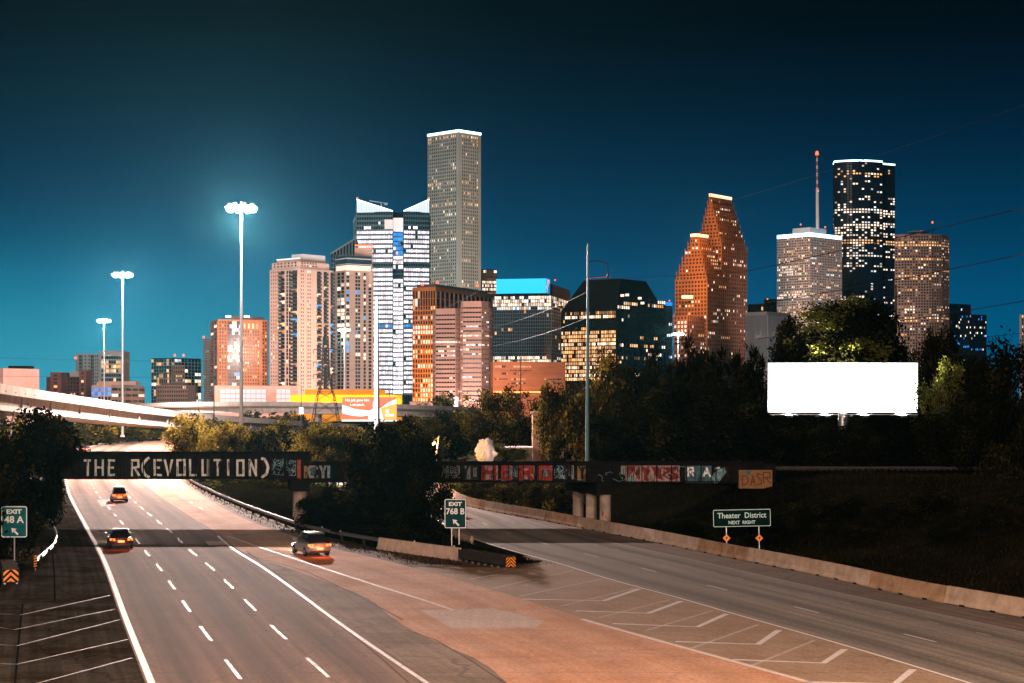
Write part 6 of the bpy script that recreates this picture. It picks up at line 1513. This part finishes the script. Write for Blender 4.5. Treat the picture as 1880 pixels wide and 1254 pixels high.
ORD = ('leftmost', 'second from left', 'third from left', 'fourth from left', 'fifth from left', 'sixth from left', 'seventh from left', 'eighth from left', 'ninth from left', 'tenth from left', 'eleventh from left', 'twelfth from left', 'thirteenth from left', 'rightmost')
def tree(label, px, Y, wpx, pyt, kind='dark', pyb=None, name='tree', group=None, lean=0.0, cat='tree', dz=0.0):
    """crown spans wpx photo pixels at distance Y and tops out at row pyt; it stands on the ground"""
    c = XY(px, Y); zg = gz(c.x, c.y) if Y < 1150 else 2.5; zg += dz; k = NT[0]; NT[0] += 1; ztop = Zt(pyt, Y); hw = wpx*Y/F/2
    zbot = Zt(pyb, Y) if pyb else zg+max(.2, (ztop-zg)*.18)
    T = thing(name, label, cat, (c.x, c.y, zg), 0, group)
    cr = bpy.data.objects.new('crown' if name == 'tree' else 'foliage', CR[kind][k % len(CR[kind])]); S.collection.objects.link(cr); cr.parent = T
    hh = (ztop-zbot)/2; cr.location = (0, 0, zbot+hh-zg); cr.scale = (hw*1.05, min(hw*1.05, 6.5), hh*1.05); cr.rotation_euler = (0, lean, (k*2.4) % 6.28)
    tr = bpy.data.objects.new('trunk' if name == 'tree' else 'stem', TR[k % 4]); S.collection.objects.link(tr); tr.parent = T
    th = max(.6, ztop-zg-hh*.6); tr.scale = (max(2.2, hw*.9), max(2.2, hw*.9), th); tr.location = (0, 0, -.15); tr.rotation_euler = (0, 0, k*1.7)
    return T
# left edge, near
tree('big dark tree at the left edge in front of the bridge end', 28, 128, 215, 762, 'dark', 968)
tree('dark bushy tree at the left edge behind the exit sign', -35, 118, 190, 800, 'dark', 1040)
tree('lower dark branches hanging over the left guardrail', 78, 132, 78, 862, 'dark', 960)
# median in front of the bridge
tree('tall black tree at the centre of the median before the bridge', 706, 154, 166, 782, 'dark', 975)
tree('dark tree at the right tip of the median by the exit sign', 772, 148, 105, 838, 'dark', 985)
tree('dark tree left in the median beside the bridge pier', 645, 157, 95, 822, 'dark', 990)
tree('dark bush at the foot of the median trees behind the short barrier', 700, 147, 170, 925, 'dark', 985, 'bush', None, 0, 'bush')
tree('dark bush between the guardrail and the bridge pier', 605, 156, 110, 912, 'dark', 975, 'bush', None, 0, 'bush')
# under and behind the left span
for px, Y, w_, yt, yb, k_, lab in ((440, 236, 110, 862, 935, 'lime', 'yellow-green bush seen under the bridge left of the pier'), (515, 225, 90, 870, 950, 'mid', 'dim bush seen under the bridge beside the pier'), (590, 228, 90, 880, 955, 'lime', 'yellow-green bush seen under the bridge right of the pier')):
    tree(lab, px, Y, w_, yt, k_, yb, 'bush', None, 0, 'bush')
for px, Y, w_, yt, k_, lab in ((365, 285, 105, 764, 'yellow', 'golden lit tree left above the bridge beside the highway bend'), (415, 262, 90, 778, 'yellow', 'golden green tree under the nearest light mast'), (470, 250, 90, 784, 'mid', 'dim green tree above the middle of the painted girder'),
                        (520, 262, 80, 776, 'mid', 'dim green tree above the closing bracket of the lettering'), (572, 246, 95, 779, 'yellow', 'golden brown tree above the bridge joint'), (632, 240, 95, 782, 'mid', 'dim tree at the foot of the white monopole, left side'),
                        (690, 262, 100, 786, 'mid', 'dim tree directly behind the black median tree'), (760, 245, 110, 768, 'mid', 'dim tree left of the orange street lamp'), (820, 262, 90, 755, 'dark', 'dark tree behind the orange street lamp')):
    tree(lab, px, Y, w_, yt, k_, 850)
# behind the right span
for px, Y, w_, yt, yb, k_, lab in ((880, 262, 110, 725, 835, 'mid', 'brownish round tree behind the white bust'), (950, 268, 95, 718, 830, 'mid', 'brownish round tree left of the pink wall'), (1035, 238, 95, 705, 850, 'mid', 'tall olive tree before the pink wall'),
        (1110, 232, 130, 662, 850, 'mid', 'tall olive tree right of the teal pole'), (1175, 222, 130, 680, 855, 'dark', 'dark tree between the teal pole and the spiky trees'), (1160, 206, 150, 760, 862, 'dark', 'olive bushy tree behind the maroon graffiti'),
        (1245, 214, 130, 640, 845, 'frond', 'dark spiky-leaved tree before the red granite tower'), (1335, 206, 140, 645, 850, 'frond', 'dark spiky-leaved tree before the ribbed block'), (1290, 196, 190, 700, 862, 'dark', 'broad black tree behind the RA graffiti'),
        (1395, 200, 100, 672, 850, 'dark', 'black tree at the left end of the white billboard'), (930, 228, 80, 812, 850, 'lime', 'small lit bush beside the white bust'),
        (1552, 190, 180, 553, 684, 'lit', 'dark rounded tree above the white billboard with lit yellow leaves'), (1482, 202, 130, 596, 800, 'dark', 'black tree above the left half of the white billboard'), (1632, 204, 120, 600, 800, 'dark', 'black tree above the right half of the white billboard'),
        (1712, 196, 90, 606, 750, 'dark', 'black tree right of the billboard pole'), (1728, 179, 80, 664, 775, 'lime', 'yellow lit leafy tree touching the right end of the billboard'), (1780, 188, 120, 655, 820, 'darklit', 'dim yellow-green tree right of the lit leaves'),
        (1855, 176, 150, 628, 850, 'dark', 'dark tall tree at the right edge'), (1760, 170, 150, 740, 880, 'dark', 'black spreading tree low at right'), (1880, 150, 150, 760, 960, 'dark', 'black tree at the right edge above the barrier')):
    tree(lab, px, Y, w_, yt, k_, yb)
for k, (px, Y, w_, yt) in enumerate(((1430, 196, 130, 762), (1510, 194, 130, 768), (1590, 194, 130, 764), (1670, 192, 130, 766))):
    tree('low dark bush on the bank below the white billboard, %s of four' % ORD[k], px, Y, w_, yt, 'dark', 862, 'bush', 'bushes under the white billboard', 0, 'bush')
# ivy-like bushes behind the exit road barrier
for k, (px, Y, w_, yt, yb) in enumerate(((830, 214, 70, 886, 928), (880, 205, 70, 888, 935), (930, 198, 75, 890, 948), (985, 190, 70, 890, 952), (1040, 184, 75, 892, 960))):
    tree('leafy bush behind the pink barrier under the right bridge span, %s of five' % ORD[k], px, Y, w_, yt, ('lime', 'mid', 'mid', 'mid', 'mid')[k], yb, 'bush', 'bushes under the right bridge span', 0, 'bush')
tree('dark bush before the post of the white billboard', 1548, 174, 120, 780, 'dark', 860, 'bush', None, 0, 'bush')
for k in range(14):
    px = 1170+k*52+random.uniform(-9, 9); Y = 150-k*2.4+random.uniform(-6, 10); px = max(px, CX+(A7(Y)+4.5)*F/Y); zc = gz(*XY(px, Y)); pyc = YH+(H-zc)*F/Y
    tree('low dark scrub on the bank right of the exit road, %s' % ORD[k], px, Y, random.uniform(70, 130), pyc-random.uniform(28, 55), 'dark', pyc+6, 'bush', 'scrub on the right bank', 0, 'bush')
# beyond, under the flyover
for k, (px, Y, w_, yt, k_) in enumerate(((40, 420, 90, 768, 'far'), (120, 470, 90, 772, 'far'), (170, 500, 75, 776, 'far'), (215, 530, 80, 779, 'far'), (255, 560, 70, 781, 'far'), (295, 620, 60, 778, 'far'))):
    tree('hazy green tree beyond the highway under the flyover, %s of six' % ORD[k], px, Y, w_, yt, k_, 828-k*2, 'tree', 'trees under the flyover')
for k, (px, Y, w_, yt) in enumerate(((470, 600, 60, 757), (510, 610, 60, 760), (540, 590, 40, 757), (740, 440, 90, 775), (775, 700, 50, 742), (790, 520, 80, 768), (815, 900, 40, 722), (840, 480, 90, 765))):
    tree('dim small tree between the ramps and the city blocks, %s of eight' % ORD[k], px, Y, w_, yt, 'far', None, 'tree', 'trees between the ramps')
# grass: blades on the banks and the median
V = []; Fc = []
for _ in range(60000):
    r_ = random.random()
    if r_ < .62: y = random.uniform(70, 200); x = A7(y)+random.uniform(.9, 30)
    elif r_ < .86: 
        y = random.uniform(123, 260); a, b = A4(y), A5(y)
        if b-a < 1.5: continue
        x = random.uniform(a+.4, b-.4)
    else: y = random.uniform(75, 230); x = A0(y)-1-random.uniform(0, 14)
    z = gz(x, y); h_ = random.uniform(.08, .32); a = random.uniform(0, 6.28); w_ = .045; k = len(V); dx, dy = math.cos(a)*w_, math.sin(a)*w_; lx, ly = random.uniform(-.2, .2), random.uniform(-.2, .2)
    V += [(x-dx, y-dy, z-.03), (x+dx, y+dy, z-.03), (x+lx, y+ly, z+h_)]; Fc.append((k, k+1, k+2))
me = bpy.data.meshes.new('grass'); me.from_pydata(V, [], Fc); me.materials.append(leafmat('grass_blade', (.005, .005, .002), (.024, .018, .006))); me.update()
go = bpy.data.objects.new('grass', me); S.collection.objects.link(go); tag(go, 'dry rough grass on the banks and the median', 'grass', None, 'stuff')
# ================================================================== night haze over the city
HZ = MB(); HZ.box((0, 1400, 180), (4200, 3000, 366)); hz = HZ.build('haze', [], None); tag(hz, kind='stuff')
hm = bpy.data.materials.new('haze'); hm.use_nodes = True; hn = hm.node_tree; hn.nodes.clear()
ho_ = hn.nodes.new('ShaderNodeOutputMaterial'); hv = hn.nodes.new('ShaderNodeVolumePrincipled'); hv.inputs['Density'].default_value = 0.000013; hv.inputs['Color'].default_value = (.18, .80, 1, 1); hv.inputs['Anisotropy'].default_value = 0.8
hn.links.new(hv.outputs[0], ho_.inputs['Volume']); hz.data.materials.append(hm)
